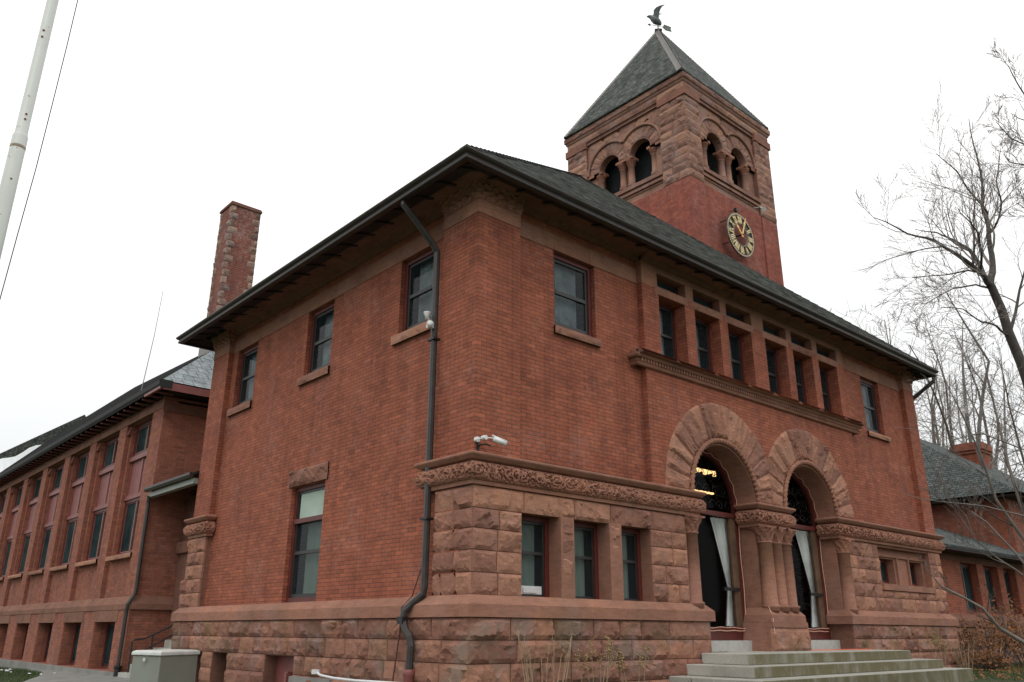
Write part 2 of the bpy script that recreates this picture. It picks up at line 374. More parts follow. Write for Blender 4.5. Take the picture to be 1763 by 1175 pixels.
def rock(mb, M, w, h, amp=.05, mar=.018, cell=.055, side=.05, tint=None, seed=None, rx=1.0, ry=1.0):
    """M(a, b, d): a,b in 0..1 across the block, d outward; rough hewn face with a drafted margin"""
    n = max(3, int(w / cell)); m = max(3, int(h / cell)); sd = random.uniform(-99, 99) if seed is None else seed
    tilt = (random.uniform(-.4, .4), random.uniform(-.3, .5)); vs = []; fs = []; amp *= random.uniform(.8, 1.7)
    for j in range(m + 1):
        for i in range(n + 1):
            a = i / n; b = j / m
            ja = a + (random.uniform(-.3, .3) / n if 0 < i < n else 0); jb = b + (random.uniform(-.3, .3) / m if 0 < j < m else 0)
            du = min(ja, 1 - ja) * w; dv = min(jb, 1 - jb) * h
            e = max(0.0, min(1, (min(du, dv) - .001) / .05))
            p = Vector((ja * w * 3.4 * rx + sd, jb * h * 3.4 * ry, sd * .3))
            pt = noise.voronoi(p)[1][0]; cv = noise.cell_vector(pt * 7.31 + Vector((sd, 0, 0)))
            f = .50 + tilt[0] * (ja - .5) + tilt[1] * (jb - .5) + .55 * (cv.z - .5) + 1.1 * ((p.x - pt.x) * (cv.x - .5) + (p.y - pt.y) * (cv.y - .5)) + .22 * fb(p * 2.2, 2)
            dd = amp * e * max(.08, f)
            if dv < .05 and jb < .5: dd *= random.uniform(.5, 1.3)
            vs.append(M(ja, jb, dd))
    W = n + 1
    for j in range(m):
        for i in range(n):
            q = (j * W + i, j * W + i + 1, (j + 1) * W + i + 1, (j + 1) * W + i)
            if random.random() < .5: fs += [(q[0], q[1], q[2]), (q[0], q[2], q[3])]
            else: fs += [(q[0], q[1], q[3]), (q[1], q[2], q[3])]
    # sides back to the joint
    ring = [i for i in range(W)] + [j * W + n for j in range(1, m + 1)] + [m * W + i for i in range(n - 1, -1, -1)] + [j * W for j in range(m - 1, 0, -1)]
    ab = [(i / n, 0) for i in range(W)] + [(1, j / m) for j in range(1, m + 1)] + [(i / n, 1) for i in range(n - 1, -1, -1)] + [(0, j / m) for j in range(m - 1, 0, -1)]
    o = len(vs)
    for a, b in ab: vs.append(M(a, b, -side))
    k = len(ring)
    for i in range(k): j = (i + 1) % k; fs.append((ring[i], ring[j], o + j, o + i))
    mb.add(vs, fs, random.uniform(.74, 1.22) if tint is None else tint)
def ashlar(mb, T, u0, u1, zs, holes=(), wmin=.35, wmax=.85, amp=.05, d0=0.0, gap=.013, first=None, cell=.055):
    """courses of rock-faced blocks on a plane; holes: list of (u0,u1,z0,z1) kept free"""
    for c in range(len(zs) - 1):
        za, zb = zs[c], zs[c + 1]
        spans = [(u0, u1)]
        for (a, b, p, q) in holes:
            if p < zb - .02 and q > za + .02:
                ns_ = []
                for s0, s1 in spans:
                    if b <= s0 or a >= s1: ns_.append((s0, s1)); continue
                    if a > s0: ns_.append((s0, a))
                    if b < s1: ns_.append((b, s1))
                spans = ns_
        for s0, s1 in spans:
            if s1 - s0 < .03: continue
            cuts = [s0]
            while cuts[-1] < s1 - wmin * 1.2:
                nx = cuts[-1] + random.uniform(wmin, wmax)
                if s1 - nx < wmin * .6: nx = s1
                cuts.append(min(nx, s1))
            if cuts[-1] < s1: cuts.append(s1)
            for a, b in zip(cuts, cuts[1:]):
                w_ = b - a - gap; h_ = zb - za - gap
                rock(mb, lambda p, q, d, a=a, za=za, w_=w_, h_=h_: T(a + gap / 2 + p * w_, d0 - d, za + gap / 2 + q * h_), w_, h_, amp, cell=cell)
def courses(z0, n, h): return [z0 + h * i for i in range(n + 1)]
def arcstones(mb, T, c, zs, r0, r1, a0, a1, n, amp=.05, d0=0.0, clip=None):
    g = .014
    for k in range(n):
        t0 = a0 + (a1 - a0) * k / n; t1 = a0 + (a1 - a0) * (k + 1) / n
        def M(p, q, d, t0=t0, t1=t1):
            t = t0 + g / 2 + (t1 - t0 - g) * p; R = r1
            if clip is not None:
                cs = math.cos(t) * (1 if clip > c else -1)
                if cs > 1e-4: R = min(R, abs(clip - c) / cs)
            r = r0 + (R - r0) * q
            return T(c + r * math.cos(t), d0 - d, zs + r * math.sin(t))
        rock(mb, M, (r0 + r1) / 2 * abs(t1 - t0), r1 - r0, amp, cell=.042, rx=1.9, ry=.42, mar=0)
def window(parent, T, u0, u1, z0, z1, d, blind='blind_blue_reflection', fr=.075, sash=.045, split=None, gl='glass', vbar=False, sashmat='sash_dark', frame='red_paint', label=None, bd=.17, half=None):
    mb = MB(); z1 += 0
    tbox(mb, T, u0, u0 + fr, d, d + .10, z0, z1); tbox(mb, T, u1 - fr, u1, d, d + .10, z0, z1)
    tbox(mb, T, u0 + fr, u1 - fr, d, d + .10, z1 - fr, z1); tbox(mb, T, u0 + fr, u1 - fr, d - .01, d + .10, z0, z0 + fr)
    w_ = mb.build('window', frame, parent)
    if label: w_['label'] = label
    a, b, c, e = u0 + fr, u1 - fr, z0 + fr, z1 - fr
    mid = split if split else (c + e) / 2
    mb = MB(); s = sash
    tbox(mb, T, a, a + s, d + .03, d + .08, c, e); tbox(mb, T, b - s, b, d + .03, d + .08, c, e)
    tbox(mb, T, a + s, b - s, d + .03, d + .08, e - s, e); tbox(mb, T, a + s, b - s, d + .03, d + .08, c, c + s * 1.4)
    if mid < e: tbox(mb, T, a + s, b - s, d + .022, d + .075, mid - s * .6, mid + s * .6)
    mb.build('sash', sashmat, w_)
    if vbar:
        mb = MB(); tbox(mb, T, (a + b) / 2 - .03, (a + b) / 2 + .03, d + .02, d + .078, c + s * 1.4, e - s); mb.build('mullion', sashmat, w_)
        mb = MB(); tbox(mb, T, (a + b) / 2 - .012, (a + b) / 2 + .012, d + .005, d + .0195, c + s * 1.4, e - s); mb.build('glazing_bead', 'bead_pale', w_)
    mb = MB(); tbox(mb, T, a + s * .5, b - s * .5, d + .052, d + .058, c + s * .5, e - s * .5); mb.build('pane', gl, w_)
    if blind:
        bb = (c + s) if half is None else half
        mb = MB(); k = 10; vs = []; fs = []
        for i in range(k + 1):
            u = a + .01 + (b - a) * (.80 if bd > .11 else .9) * i / k; dd = d + bd + .012 * math.sin(i * 2.2 + u0)
            vs += [T(u, dd, bb), T(u, dd, e - .01)]
        for i in range(k): fs.append((2 * i, 2 * i + 2, 2 * i + 3, 2 * i + 1))
        mb.add(vs, fs, 1); mb.build('blind', blind, w_)
    return w_

# ================================================================== GROUND
def gz(x, y):
    z = -1.15 + .0185 * max(-2, min(15, x))
    if x < -2: z += .07 * max(-5.5, x + 2)
    if y > 14: z -= .012 * min(30, y - 14)
    return z
def ground():
    mb = MB(); xs = [-300, -120, -60, -30] + [-16 + 2 * i for i in range(26)] + [50, 80, 140, 400]; ys = [-200, -80, -40] + [-20 + 2 * i for i in range(36)] + [70, 120, 200, 500]
    vs = [(x, y, gz(x, y) + (.03 * noise.noise(Vector((x * .4, y * .4, 0))) if abs(x) < 60 and abs(y) < 60 else 0)) for y in ys for x in xs]; n = len(xs)
    fs = [(j * n + i, j * n + i + 1, (j + 1) * n + i + 1, (j + 1) * n + i) for j in range(len(ys) - 1) for i in range(n - 1)]
    mb.add(vs, fs, 1); kind(mb.build('ground', 'ground_soil', smooth=True), 'structure')
    mb = MB()                                                     # paved path along the left wing
    def px0(y): return -2.6 if y < 13 else -.36 - 2.24 * max(0, (21 - y) / 8) ** 1.5
    for (x1, y0, y1) in ((-.22, -3, 22),):
        k = 40; vs = []; fs = []
        for i in range(k + 1):
            y = y0 + (y1 - y0) * i / k; x0 = px0(y)
            vs += [(x0, y, gz(x0, y) + .05), (x1, y, gz(x1, y) + .05), (x1, y, gz(x1, y) - .2), (x0, y, gz(x0, y) - .2)]
        for i in range(k):
            a = 4 * i
            fs += [(a, a + 1, a + 5, a + 4), (a + 1, a + 2, a + 6, a + 5), (a + 3, a, a + 4, a + 7)]
        mb.add(vs, fs, 1)
    kind(mb.build('path', 'concrete_path'), 'structure')
    mb = MB(); rg = random.Random(3)
    def patch(x0, x1, y0, y1, n, hh):
        for _ in range(n):
            x = rg.uniform(x0, x1); y = rg.uniform(y0, y1)
            if px0(y) - .03 < x < .3 and -3 < y < 22: continue
            z = gz(x, y); a = rg.uniform(0, PI); dx = .006 * math.cos(a); dy = .006 * math.sin(a); h = rg.uniform(.4, 1) * hh; lx = rg.uniform(-.03, .03); ly = rg.uniform(-.03, .03)
            mb.add([(x - dx, y - dy, z), (x + dx, y + dy, z), (x + lx, y + ly, z + h)], [(0, 1, 2)], rg.uniform(.6, 1.3))
    patch(12.6, 30, -4.5, 0.0, 26000, .08); patch(-5, -.15, 13, 34, 34000, .08); patch(16.3, 30, -1, .8, 6000, .09)
    kind(mb.build('grass', 'grass_blade', recalc=False), 'stuff')
    mb = MB()
    for _ in range(9):
        x = rg.uniform(-1.2, -.6); y = rg.uniform(17.5, 25); r = rg.uniform(.03, .08)
        n_ = 9; ex = rg.uniform(.6, 1.6); vv = [(x + r * ex * rg.uniform(.6, 1.2) * math.cos(2 * PI * k / n_), y + 1.8 * r * rg.uniform(.6, 1.2) * math.sin(2 * PI * k / n_), gz(x, y) + .035) for k in range(n_)]; mb.add(vv + [(x, y, gz(x, y) + .06)], [(k, (k + 1) % n_, n_) for k in range(n_)], 1)
    kind(mb.build('snow_patches', 'snow'), 'stuff')
ground()

# ================================================================== MAIN BUILDING
BL = 16.1; BD = 10.65
MAIN = thing('main_building', 'two-storey red brick hall with rock-faced brownstone base and two big arched openings', 'building')
Rc = .13      # recess of the wall fields behind the piers
F0 = FR(0); FRc = FR(Rc); L0 = LF(0); LRc = LF(Rc)
BZ = [-1.34, -1.035, -.727, -.42, -.115, .19]
ZC = courses(.49, 5, .308)
# --- front brick walls (upper)
A1, A2, AR, ASP = 6.38, 9.63, 1.10, 2.48
wl = [(4.62, 5.47), (5.80, 6.68), (6.98, 7.88), (8.43, 9.33), (9.62, 10.50), (10.80, 11.70)]
mb = MB()
plate(mb, FRc, rect(.5, 4.2, 2.3, 7.1), [rect(1.84, 2.9, 4.99, 6.45)], .25)
plate(mb, FRc, rect(12.0, 15.6, 2.3, 7.1), [rect(13.2, 14.2, 4.95, 6.45)], .25)
# pavilion with arches and window band (lower part)
out_ = [(4.12, 2.3), (A1 - AR, 2.3)] + [(A1 + AR * math.cos(PI - PI * k / 28), ASP + AR * math.sin(PI * k / 28)) for k in range(29)] + [(A1 + AR, 2.3), (A2 - AR, 2.3)] + \
       [(A2 + AR * math.cos(PI - PI * k / 28), ASP + AR * math.sin(PI * k / 28)) for k in range(29)] + [(A2 + AR, 2.3), (12.05, 2.3), (12.05, 6.45), (4.12, 6.45)]
plate(mb, F0, out_, [rect(a, b, 4.98, 6.33) for a, b in wl], .42)
mb.box(0, .92, 0, .3, 2.3, 6.5); mb.box(15.49, BL, 0, .3, 2.3, 6.5)      # corner piers
# left side
mb2 = MB()
hi = [(1.35, 2.40), (4.83, 5.92), (8.37, 9.45)]
plate(mb, LRc, rect(.3, 10.2, .3, 7.1), [rect(a, b, 5.0, 6.47) for a, b in hi] + [rect(4.62, 5.95, .50, 2.70)], .25)
mb.box(0, .3, .3, .93, .3, 6.5); mb.box(0, .3, 9.73, BD, .3, 6.5)
# rear and right walls
mb.box(.3, BL, BD - .3, BD, -1.3, 7.1); mb.box(BL - .3, BL, .3, BD - .3, -1.3, 7.1)
mb.build('brick_wall', 'brick', MAIN)
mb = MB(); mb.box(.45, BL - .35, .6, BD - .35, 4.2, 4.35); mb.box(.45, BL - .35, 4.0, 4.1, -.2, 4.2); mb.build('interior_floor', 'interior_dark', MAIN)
# --- bands below the eaves
mb = MB()
def band(T, u0, u1, z0, z1, d0, th=.12, lo=.9, hi_=1.5):
    u = u0
    while u < u1 - .01:
        v = min(u1, u + random.uniform(lo, hi_))
        if u1 - v < .3: v = u1
        tbox(mb, T, u + .004, v - .004, d0, d0 + th, z0, z1); u = v
band(FRc, .92, 4.12, 6.452, 6.76, -.015); band(FRc, 12.05, 15.49, 6.452, 6.76, -.015)
band(LRc, .93, 9.73, 6.472, 6.77, -.015)
for (a, b) in ((-.012, .92), (15.49, BL + .012)): mb.box(a, b, -.012, .3, 6.5, 6.75)
mb.box(-.012, .3, .3, .93, 6.5, 6.75); mb.box(-.012, .3, 9.73, BD + .01, 6.5, 6.75)
mb.build('stone_band', 'sandstone_smooth', MAIN)
# --- carved capitals at the corners and plain caps
def capital(x0, x1, y0, y1, fx0, fx1, fy0, fy1, mat='sandstone_carved'):
    mb = MB(); n = 16
    def pt(px, py, ox, oy, t):
        z = 6.752 + .36 * t; f = .02 + .12 * t * t + .03 * math.sin(min(1, t * 1.15) * PI)
        cut = max(0, math.sin(px * 31 + py * 31 + 3 * math.sin(t * 9))) * .6 + max(0, noise.noise(Vector((px * 15, py * 15, t * 5.5)))) * 1.6
        f -= .05 * min(1, cut) * math.sin(PI * min(1, max(0, t))) ** .5
        return (px + ox * f, py + oy * f, z)
    def side(ax_, lo, hi_, fixed, sgn, f0, f1):
        k = int((hi_ - lo) / .028); vs = []; fs = []
        for j in range(n + 1):
            for i in range(k + 1):
                u = lo + (hi_ - lo) * i / k; e = -f0 * (1 - i / k) + f1 * (i / k)
                vs.append(pt(u, fixed, e, sgn, j / n) if ax_ == 0 else pt(fixed, u, sgn, e, j / n))
        for j in range(n):
            for i in range(k): fs.append((j * (k + 1) + i, j * (k + 1) + i + 1, (j + 1) * (k + 1) + i + 1, (j + 1) * (k + 1) + i))
        mb.add(vs, fs, .95)
    side(0, x0, x1, y0, -1 * (fy0 > 0) if fy0 else -.2, fx0, fx1)
    if fx0: side(1, y0, y1, x0, -1, fy0, fy1)
    mb.box(x0, x1 - .01, y0 + .02, y1 - .01, 6.752, 7.14, .9)
    return mb.build('capital', mat, MAIN)
capital(0, .92, 0, .93, 1, .4, 1, .4); capital(0, .9, 9.73, BD, 1, 0, .4, 1); capital(15.49, BL, 0, .9, .4, 1, 1, 0)
# pavilion head: stone lintel zone with transom lights
mb = MB()
plate(mb, F0, rect(4.12, 12.05, 6.452, 7.12), [rect(a - .02, b + .05, 6.50, 6.79) for a, b in wl], .42, 1.0)
for k in range(14): pass
mb.build('stone_transom_band', 'sandstone_smooth', MAIN)
mb = MB()
for a, b in wl:                                                     # ragged lower arris of each transom stone
    rock(mb, lambda p, q, d, a=a, b=b: (a - .1 + p * (b - a + .2), -.004 - d, 6.335 + q * .14), b - a + .2, .14, .02, cell=.04)
mb.build('lintel', 'sandstone', MAIN)
for a, b in wl:
    window(MAIN, F0, a, b, 4.98, 6.33, .26, 'blind_blue_reflection', .055, .045)
    window(MAIN, F0, a - .02, b + .05, 6.50, 6.79, .17, None, .035, .03, split=9, gl='glass_dark')
window(MAIN, FRc, 1.84, 2.9, 4.99, 6.45, .09, 'blind_blue_reflection', .085, .055)
window(MAIN, FRc, 13.2, 14.2, 4.95, 6.45, .09, 'blind_blue_reflection', .085, .055)
for a, b in hi: window(MAIN, LRc, a, b, 5.0, 6.47, .09, 'blind_blue_reflection', .085, .055)
window(MAIN, LRc, 4.62, 5.95, .50, 2.70, .09, 'blind', .085, .05, split=1.42, bd=.17)
mb = MB(); tbox(mb, LRc, 4.70, 5.87, .065, .13, 1.98, 2.07); mb.build('transom_bar', 'red_paint', MAIN)
mb = MB(); tbox(mb, LRc, 4.79, 5.78, .135, .14, 2.07, 2.6); mb.build('upper_pane', 'blind_pale', MAIN)
# sills
def sill(T, u0, u1, z0, z1, d=-.07):
    mb = MB(); w_ = u1 - u0; h_ = z1 - z0
    tbox(mb, T, u0, u1, d + .012, .16, z0, z1, 1.0)
    rock(mb, lambda p, q, dd: T(u0 + p * w_, d - dd, z0 + q * h_), w_, h_, .022, cell=.03)
    mb.build('sill', 'sandstone', MAIN)
sill(FRc, 1.80, 2.96, 4.85, 4.985); sill(FRc, 13.14, 14.36, 4.82, 4.945)
for a, b in hi: sill(LRc, a - .06, b + .12, 4.83, 4.995)
mb = MB(); tbox(mb, LRc, 4.52, 6.05, -.02, .12, 2.703, 3.03, 1.05)
rock(mb, lambda p, q, dd: LRc(4.52 + p * 1.53, -.03 - dd, 2.703 + q * .33), 1.53, .33, .075, cell=.045)
mb.build('lintel', 'sandstone', MAIN)
# --- dentilled sill belt under the six windows
mb = MB()
pth = [(3.86, .12), (3.86, 0), (12.3, 0), (12.3, .12)]
mb.sweep(pth, [(-.02, 4.70), (.05, 4.70), (.07, 4.73), (.07, 4.745), (.09, 4.76), (.02, 4.76)], tint=.95)
mb.sweep(pth, [(-.02, 4.76), (.045, 4.761), (.045, 4.84), (-.02, 4.84)], tint=.85)
mb.sweep(pth, [(-.02, 4.84), (.10, 4.841), (.12, 4.87), (.12, 4.90), (-.02, 4.90)], tint=1.0)
u = 3.90
while u < 12.26:
    mb.box(u, u + .05, -.085, -.04, 4.768, 4.836, .95); u += .085
mb.build('dentil_belt', 'sandstone_smooth', MAIN)
mb = MB(); u = 3.80
while u < 12.3:
    w_ = random.uniform(.9, 1.4); w_ = min(w_, 12.38 - u)
    rock(mb, lambda p, q, d, u=u, w_=w_: (u + p * w_, -.10 - d + q * .09, 4.902 + q * .10), w_, .12, .05, cell=.04, side=-.12); mb.box(u, u + w_, -.09, .02, 4.9, 4.975, .95)
    u += w_ + .003
for a, b in [(3.86, 4.62), (5.47, 5.8), (6.68, 6.98), (7.88, 8.43), (9.33, 9.62), (10.5, 10.8), (11.7, 12.3)]:
    rock(mb, lambda p, q, d, a=a, b=b: (a + p * (b - a), -.03 - d + q * .03, 4.97 + q * .08), b - a, .08, .04, cell=.04, side=.03)
mb.build('ledge', 'sandstone', MAIN)
# --- water table
wtp = [(-.1, .19), (.155, .19), (.155, .36), (.02, .49), (-.1, .49)]
mb = MB()
mb.sweep([(5.36, .45), (5.36, 0), (0, 0), (0, BD), (.9, BD)][::-1], wtp, tint=1.0)
mb.sweep([(10.72, .45), (10.72, 0), (BL, 0), (BL, .3)], wtp, tint=.97)
mb.build('water_table', 'sandstone_smooth', MAIN)
# --- base courses
mb = MB()
bw = [(7.62, 8.36, -1.30, -.43), (8.90, 9.85, -1.30, -.43), (4.82, 5.95, -1.34, -.43)]
LB = LF(-.10); FB_ = FR(-.10)
ashlar(mb, LB, -.10, BD + .05, BZ, bw, .45, 1.0, .055)
ashlar(mb, FB_, -.10, 5.42, BZ, (), .5, 1.15, .055)
ashlar(mb, FB_, 10.66, BL + .1, BZ, (), .4, .9, .05)
mb.build('rough_stone_base', 'sandstone_base', MAIN)
mb = MB()
plate(mb, LF(-.085), rect(-.085, BD + .03, -1.4, .2), [rect(a, b, c, d) for a, b, c, d in bw if c < 0], .5, .8)
mb.box(.415, 5.40, -.085, .4, -1.4, .195, .8); mb.box(10.68, BL + .08, -.085, .4, -1.4, .195, .8)
mb.box(4.9, 5.36, .0, .5, .2, .489, .9); mb.box(10.72, 11.2, .0, .5, .2, .489, .9)
mb.build('base_core', 'sandstone_dark', MAIN)
for a, b in ((7.62, 8.36), (8.90, 9.85)):
    window(MAIN, LB, a, b, -1.30, -.43, .36, None, .07, .04, split=-.86, gl='glass_dark', frame='red_paint')
mb = MB(); tbox(mb, LB, 4.82, 5.95, .25, .30, -1.34, -.43); tbox(mb, LB, 5.22, 5.34, .12, .25, -.78, -.70); tbox(mb, LB, 5.24, 5.32, .10, .14, -.95, -.72)
tbox(mb, LB, 5.0, 5.1, .22, .25, -1.34, -.5); mb.build('hatch_panel', 'red_panel', MAIN)
mb = MB(); tbox(mb, LB, 3.4, 4.8, -.075, .0, -1.34, -.75, 1.0); mb.build('cement_patch', 'concrete_path', MAIN)
# --- lower left stone bay
lw = [(.96, 1.76, .40, 1.72), (2.06, 2.90, .40, 1.72), (3.20, 4.00, .40, 1.72)]
mb = MB()
zc = ZC[:-1] + [2.03]
ashlar(mb, F0, 0, 5.02, [ZC[0], ZC[1], ZC[2], ZC[3]], lw, .32, .62, .045, cell=.045)
ashlar(mb, F0, 0, 5.02, [ZC[3], ZC[4] - .02], lw, .4, .62, .045, cell=.045)
ashlar(mb, F0, 0, 5.02, [ZC[4] - .02, 2.03], (), .8, 1.15, .045, cell=.045)
ashlar(mb, L0, 0, .93, [ZC[0], ZC[1], ZC[2], ZC[3], ZC[4] - .02, 2.03], (), .3, .5, .045, cell=.045)
mb.build('rough_stone_wall', 'sandstone', MAIN)
mb = MB(); Fk = FR(.02)
plate(mb, Fk, rect(.02, 5.05, .36, 2.06), [rect(a, b, .40, 1.72) for a, b, c, d in lw], .35, .95)
mb.box(.02, .3, .37, .92, .36, 2.06, .95)
for a, b in ((1.76, 2.06), (2.90, 3.20)): mb.box(a + .001, b - .001, -.03, .3, .41, 1.719, 1.0)
mb.build('stone_core', 'sandstone_smooth', MAIN)
for i, (a, b, c, d) in enumerate(lw):
    w_ = window(MAIN, F0, a, b, c, d, .24, 'blind', .085, .04, split=1.15, bd=.14)
mb = MB(); tbox(mb, F0, 1.10, 1.62, .27, .33, .54, .66); tbox(mb, F0, 1.22, 1.5, .25, .275, .56, .63); mb.build('window_vent', 'white_plastic', MAIN)
# sloped sills in the water table under the three windows
mb = MB()
for a, b in ((.96, 1.76), (2.06, 2.90), (3.20, 4.00)):
    mb.add([(a, -.015, .478), (b, -.015, .478), (b, .3, .50), (a, .3, .50), (a, -.01, .3), (b, -.01, .3), (b, .3, .3), (a, .3, .3)], [(0, 1, 2, 3), (0, 4, 5, 1), (3, 2, 6, 7), (0, 3, 7, 4), (1, 5, 6, 2)], 1)
mb.build('sill', 'sandstone_smooth', MAIN)
# --- far left stone pier with cap
mb = MB(); L1 = LF(-.015)
ashlar(mb, L1, 9.70, BD + .02, [ZC[0], ZC[1], ZC[2], ZC[3], ZC[4] - .02, 2.03], (), .35, .55, .045, cell=.05)
ashlar(mb, LF(-.03), 10.45, BD + .12, [ZC[0], ZC[1], ZC[2]], (), .2, .3, .05, cell=.05)
mb.build('corner_pier', 'sandstone', MAIN)
mb = MB(); mb.box(0.0, .29, 9.72, BD + .01, .4, 2.04, .9); mb.build('stone_core', 'sandstone_dark', MAIN)
# --- carved belt
def carved_roll(parent, path, z0, z1, out0, out1, nr=16, ds=.02, amp=.05, mat='sandstone_carved', r_=None):
    """half-round moulding with cut scrollwork"""
    mb = MB(); P = [Vector((p[0], p[1])) for p in path]; rows = []; acc = 0
    def nor(a, b): d = (b - a).normalized(); return Vector((d.y, -d.x))
    n = len(P); K = []
    for i in range(n):
        if i == 0: K.append(nor(P[0], P[1]))
        elif i == n - 1: K.append(nor(P[-2], P[-1]))
        else:
            a, b = nor(P[i - 1], P[i]), nor(P[i], P[i + 1]); K.append((a + b) / (1 + a.dot(b)))
    h = z1 - z0
    for i in range(n - 1):
        ln = (P[i + 1] - P[i]).length; st = max(1, int(ln / ds))
        for k in range(st + (1 if i == n - 2 else 0)):
            t = k / st; q = P[i].lerp(P[i + 1], t); kk = K[i].lerp(K[i + 1], t); s_ = acc + ln * t; row = []
            for j in range(nr + 1):
                a = PI * j / nr; v = j / nr; o = out0 + (out1 - out0) * math.sin(a) ** .8; z = z0 + h * (1 - math.cos(a)) / 2
                per = .30; c = (math.floor(s_ / per) + .5) * per; du = s_ - c; dv = (z - (z0 + z1) / 2)
                sg = 1 if int(math.floor(s_ / per)) % 2 else -1
                du += .03 * math.sin(c * 37); r = math.hypot(du, dv * 1.2); th = math.atan2(dv, du * sg)
                cut = math.sin(r * 95 + th * 1.0 + math.floor(s_ / per)) if r < .14 else math.sin(s_ * 70 + dv * 60 * sg)
                cut2 = noise.noise(Vector((s_ * 26, z * 26, 1.7)))
                h1 = noise.noise(Vector((s_ * 21, z * 27, 7.7))); f = 0.0
                if cut < -.45: f = min(1, (-cut - .45) * 2.4) * (.75 if cut2 > -.25 else .15)
                f = max(f, min(1, max(0, h1 - .22) * 6)); o -= amp * .9 * f * math.sin(a) - .006 * cut2
                row.append((q.x + kk.x * o, q.y + kk.y * o, z))
            rows.append(row)
        acc += ln
    vs = [p for r in rows for p in r]; m = nr + 1; fs = [(i * m + j, (i + 1) * m + j, (i + 1) * m + j + 1, i * m + j + 1) for i in range(len(rows) - 1) for j in range(nr)]
    fs += [list(range(m - 1, -1, -1)), [(len(rows) - 1) * m + j for j in range(m)]]
    mb.add(vs, fs, 1.0); return mb.build('carved_frieze', mat, parent)
def belt(parent, path, ends=True):
    carved_roll(parent, path, 2.09, 2.37, .03, .15)
    mb = MB(); mb.sweep(path, [(-.05, 2.035), (.05, 2.035), (.055, 2.09), (-.05, 2.09)], tint=1.0)
    mb.sweep(path, [(-.05, 2.371), (.03, 2.371), (.10, 2.395), (.15, 2.44), (.16, 2.455), (.16, 2.475), (.145, 2.49), (-.05, 2.53)], tint=.98)
    mb.build('belt_moulding', 'sandstone_smooth', parent)
belt(MAIN, [(0.1, 1.15), (0, 1.15), (0, 0), (5.36, 0), (5.36, .42)])
belt(MAIN, [(10.66, .42), (10.66, 0), (BL, 0), (BL, .8)])
belt(MAIN, [(7.42, .42), (7.42, 0), (8.53, 0), (8.53, .42)])
belt(MAIN, [(.6, BD), (0, BD), (0, 9.66), (.1, 9.66)])
mb = MB(); mb.box(7.44, 8.51, .01, .5, 2.0, 2.52, .9); mb.box(10.68, 11.2, .01, .5, 2.0, 2.52, .9); mb.box(4.8, 5.34, .01, .5, 2.0, 2.52, .9); mb.box(.02, .3, .0, 1.14, 2.03, 2.5, .9); mb.build('impost_core', 'sandstone_dark', MAIN)
# --- right bay
mb = MB()
ashlar(mb, F0, 11.12, 12.55, [ZC[0], ZC[1], ZC[2], ZC[3], ZC[4] - .02, 2.03], (), .3, .6, .045, cell=.06)
ashlar(mb, F0, 15.40, BL, [ZC[0], ZC[1], ZC[2], ZC[3], ZC[4] - .02, 2.03], (), .3, .5, .045, cell=.06)
ashlar(mb, F0, 12.55, 15.40, [ZC[0], ZC[1], .97], (), .4, .9, .035, cell=.06)
mb.build('rough_stone_wall', 'sandstone', MAIN)
so_ = [(12.95, 13.70), (14.58, 15.30)]
mb = MB(); plate(mb, FR(.02), rect(11.1, BL - .01, .36, 2.06), [rect(12.55, 15.40, 1.12, 1.98)], .16, .95)
plate(mb, FR(.18), rect(11.1, BL - .01, .36, 2.06), [rect(a, b, 1.15, 1.74) for a, b in so_], .25, 1.0)
mb.box(12.52, 15.42, -.05, .17, .975, 1.115, 1.0); mb.box(12.56, 15.39, .13, .179, 1.78, 1.84, .95)
mb.box(13.78, 13.84, .13, .179, 1.12, 1.78, 1); mb.box(14.42, 14.48, .13, .179, 1.12, 1.78, 1)
mb.build('stone_panel', 'sandstone_smooth', MAIN)
for a, b in so_: window(MAIN, F0, a, b, 1.15, 1.74, .36, None, .06, .03, split=9, gl='glass_dark')
# --- engaged columns
def column(cx, cy, r=.14, z0=.40, z1=2.03):
    mb = MB(); mb.lathe((cx, cy, 0), [(z0, r * 1.15), (z0 + .06, r * 1.15), (z0 + .075, r * 1.3), (z0 + .105, r * 1.32), (z0 + .13, r * 1.02), (z1 - .32, r * .96), (z1 - .315, r * 1.12), (z1 - .29, r * 1.12), (z1 - .285, r * .97)], 20)
    c = mb.build('column', 'sandstone_smooth', MAIN, True)
    mb = MB(); vs = []; fs = []; n = 28; k = 9
    for j in range(k + 1):
        t = j / k; z = z1 - .285 + .255 * t
        for i in range(n):
            a = 2 * PI * i / n; rr = r * (.98 + .75 * t ** 1.4) * (1 + .10 * math.sin(a * 8) * math.sin(t * PI * 2.2) - .05 * noise.noise(Vector((a * 6, t * 8, cx))))
            vs.append((cx + rr * math.cos(a), cy + rr * math.sin(a), z))
    for j in range(k):
        for i in range(n): fs.append((j * n + i, j * n + (i + 1) % n, (j + 1) * n + (i + 1) % n, (j + 1) * n + i))
    fs += [[k * n + i for i in range(n)]]
    mb.add(vs, fs, 1); mb.box(cx - r * 1.5, cx + r * 1.5, cy - r * 1.5, cy + r * 1.5, z1 - .03, z1 + .003, 1)
    mb.build('capital', 'sandstone_carved', c)
column(5.19, .04); column(7.62, .0, .145); column(7.98, .0, .145); column(8.34, .0, .145); column(10.90, .04)
for (a, b) in ((7.62, .38), ): pass
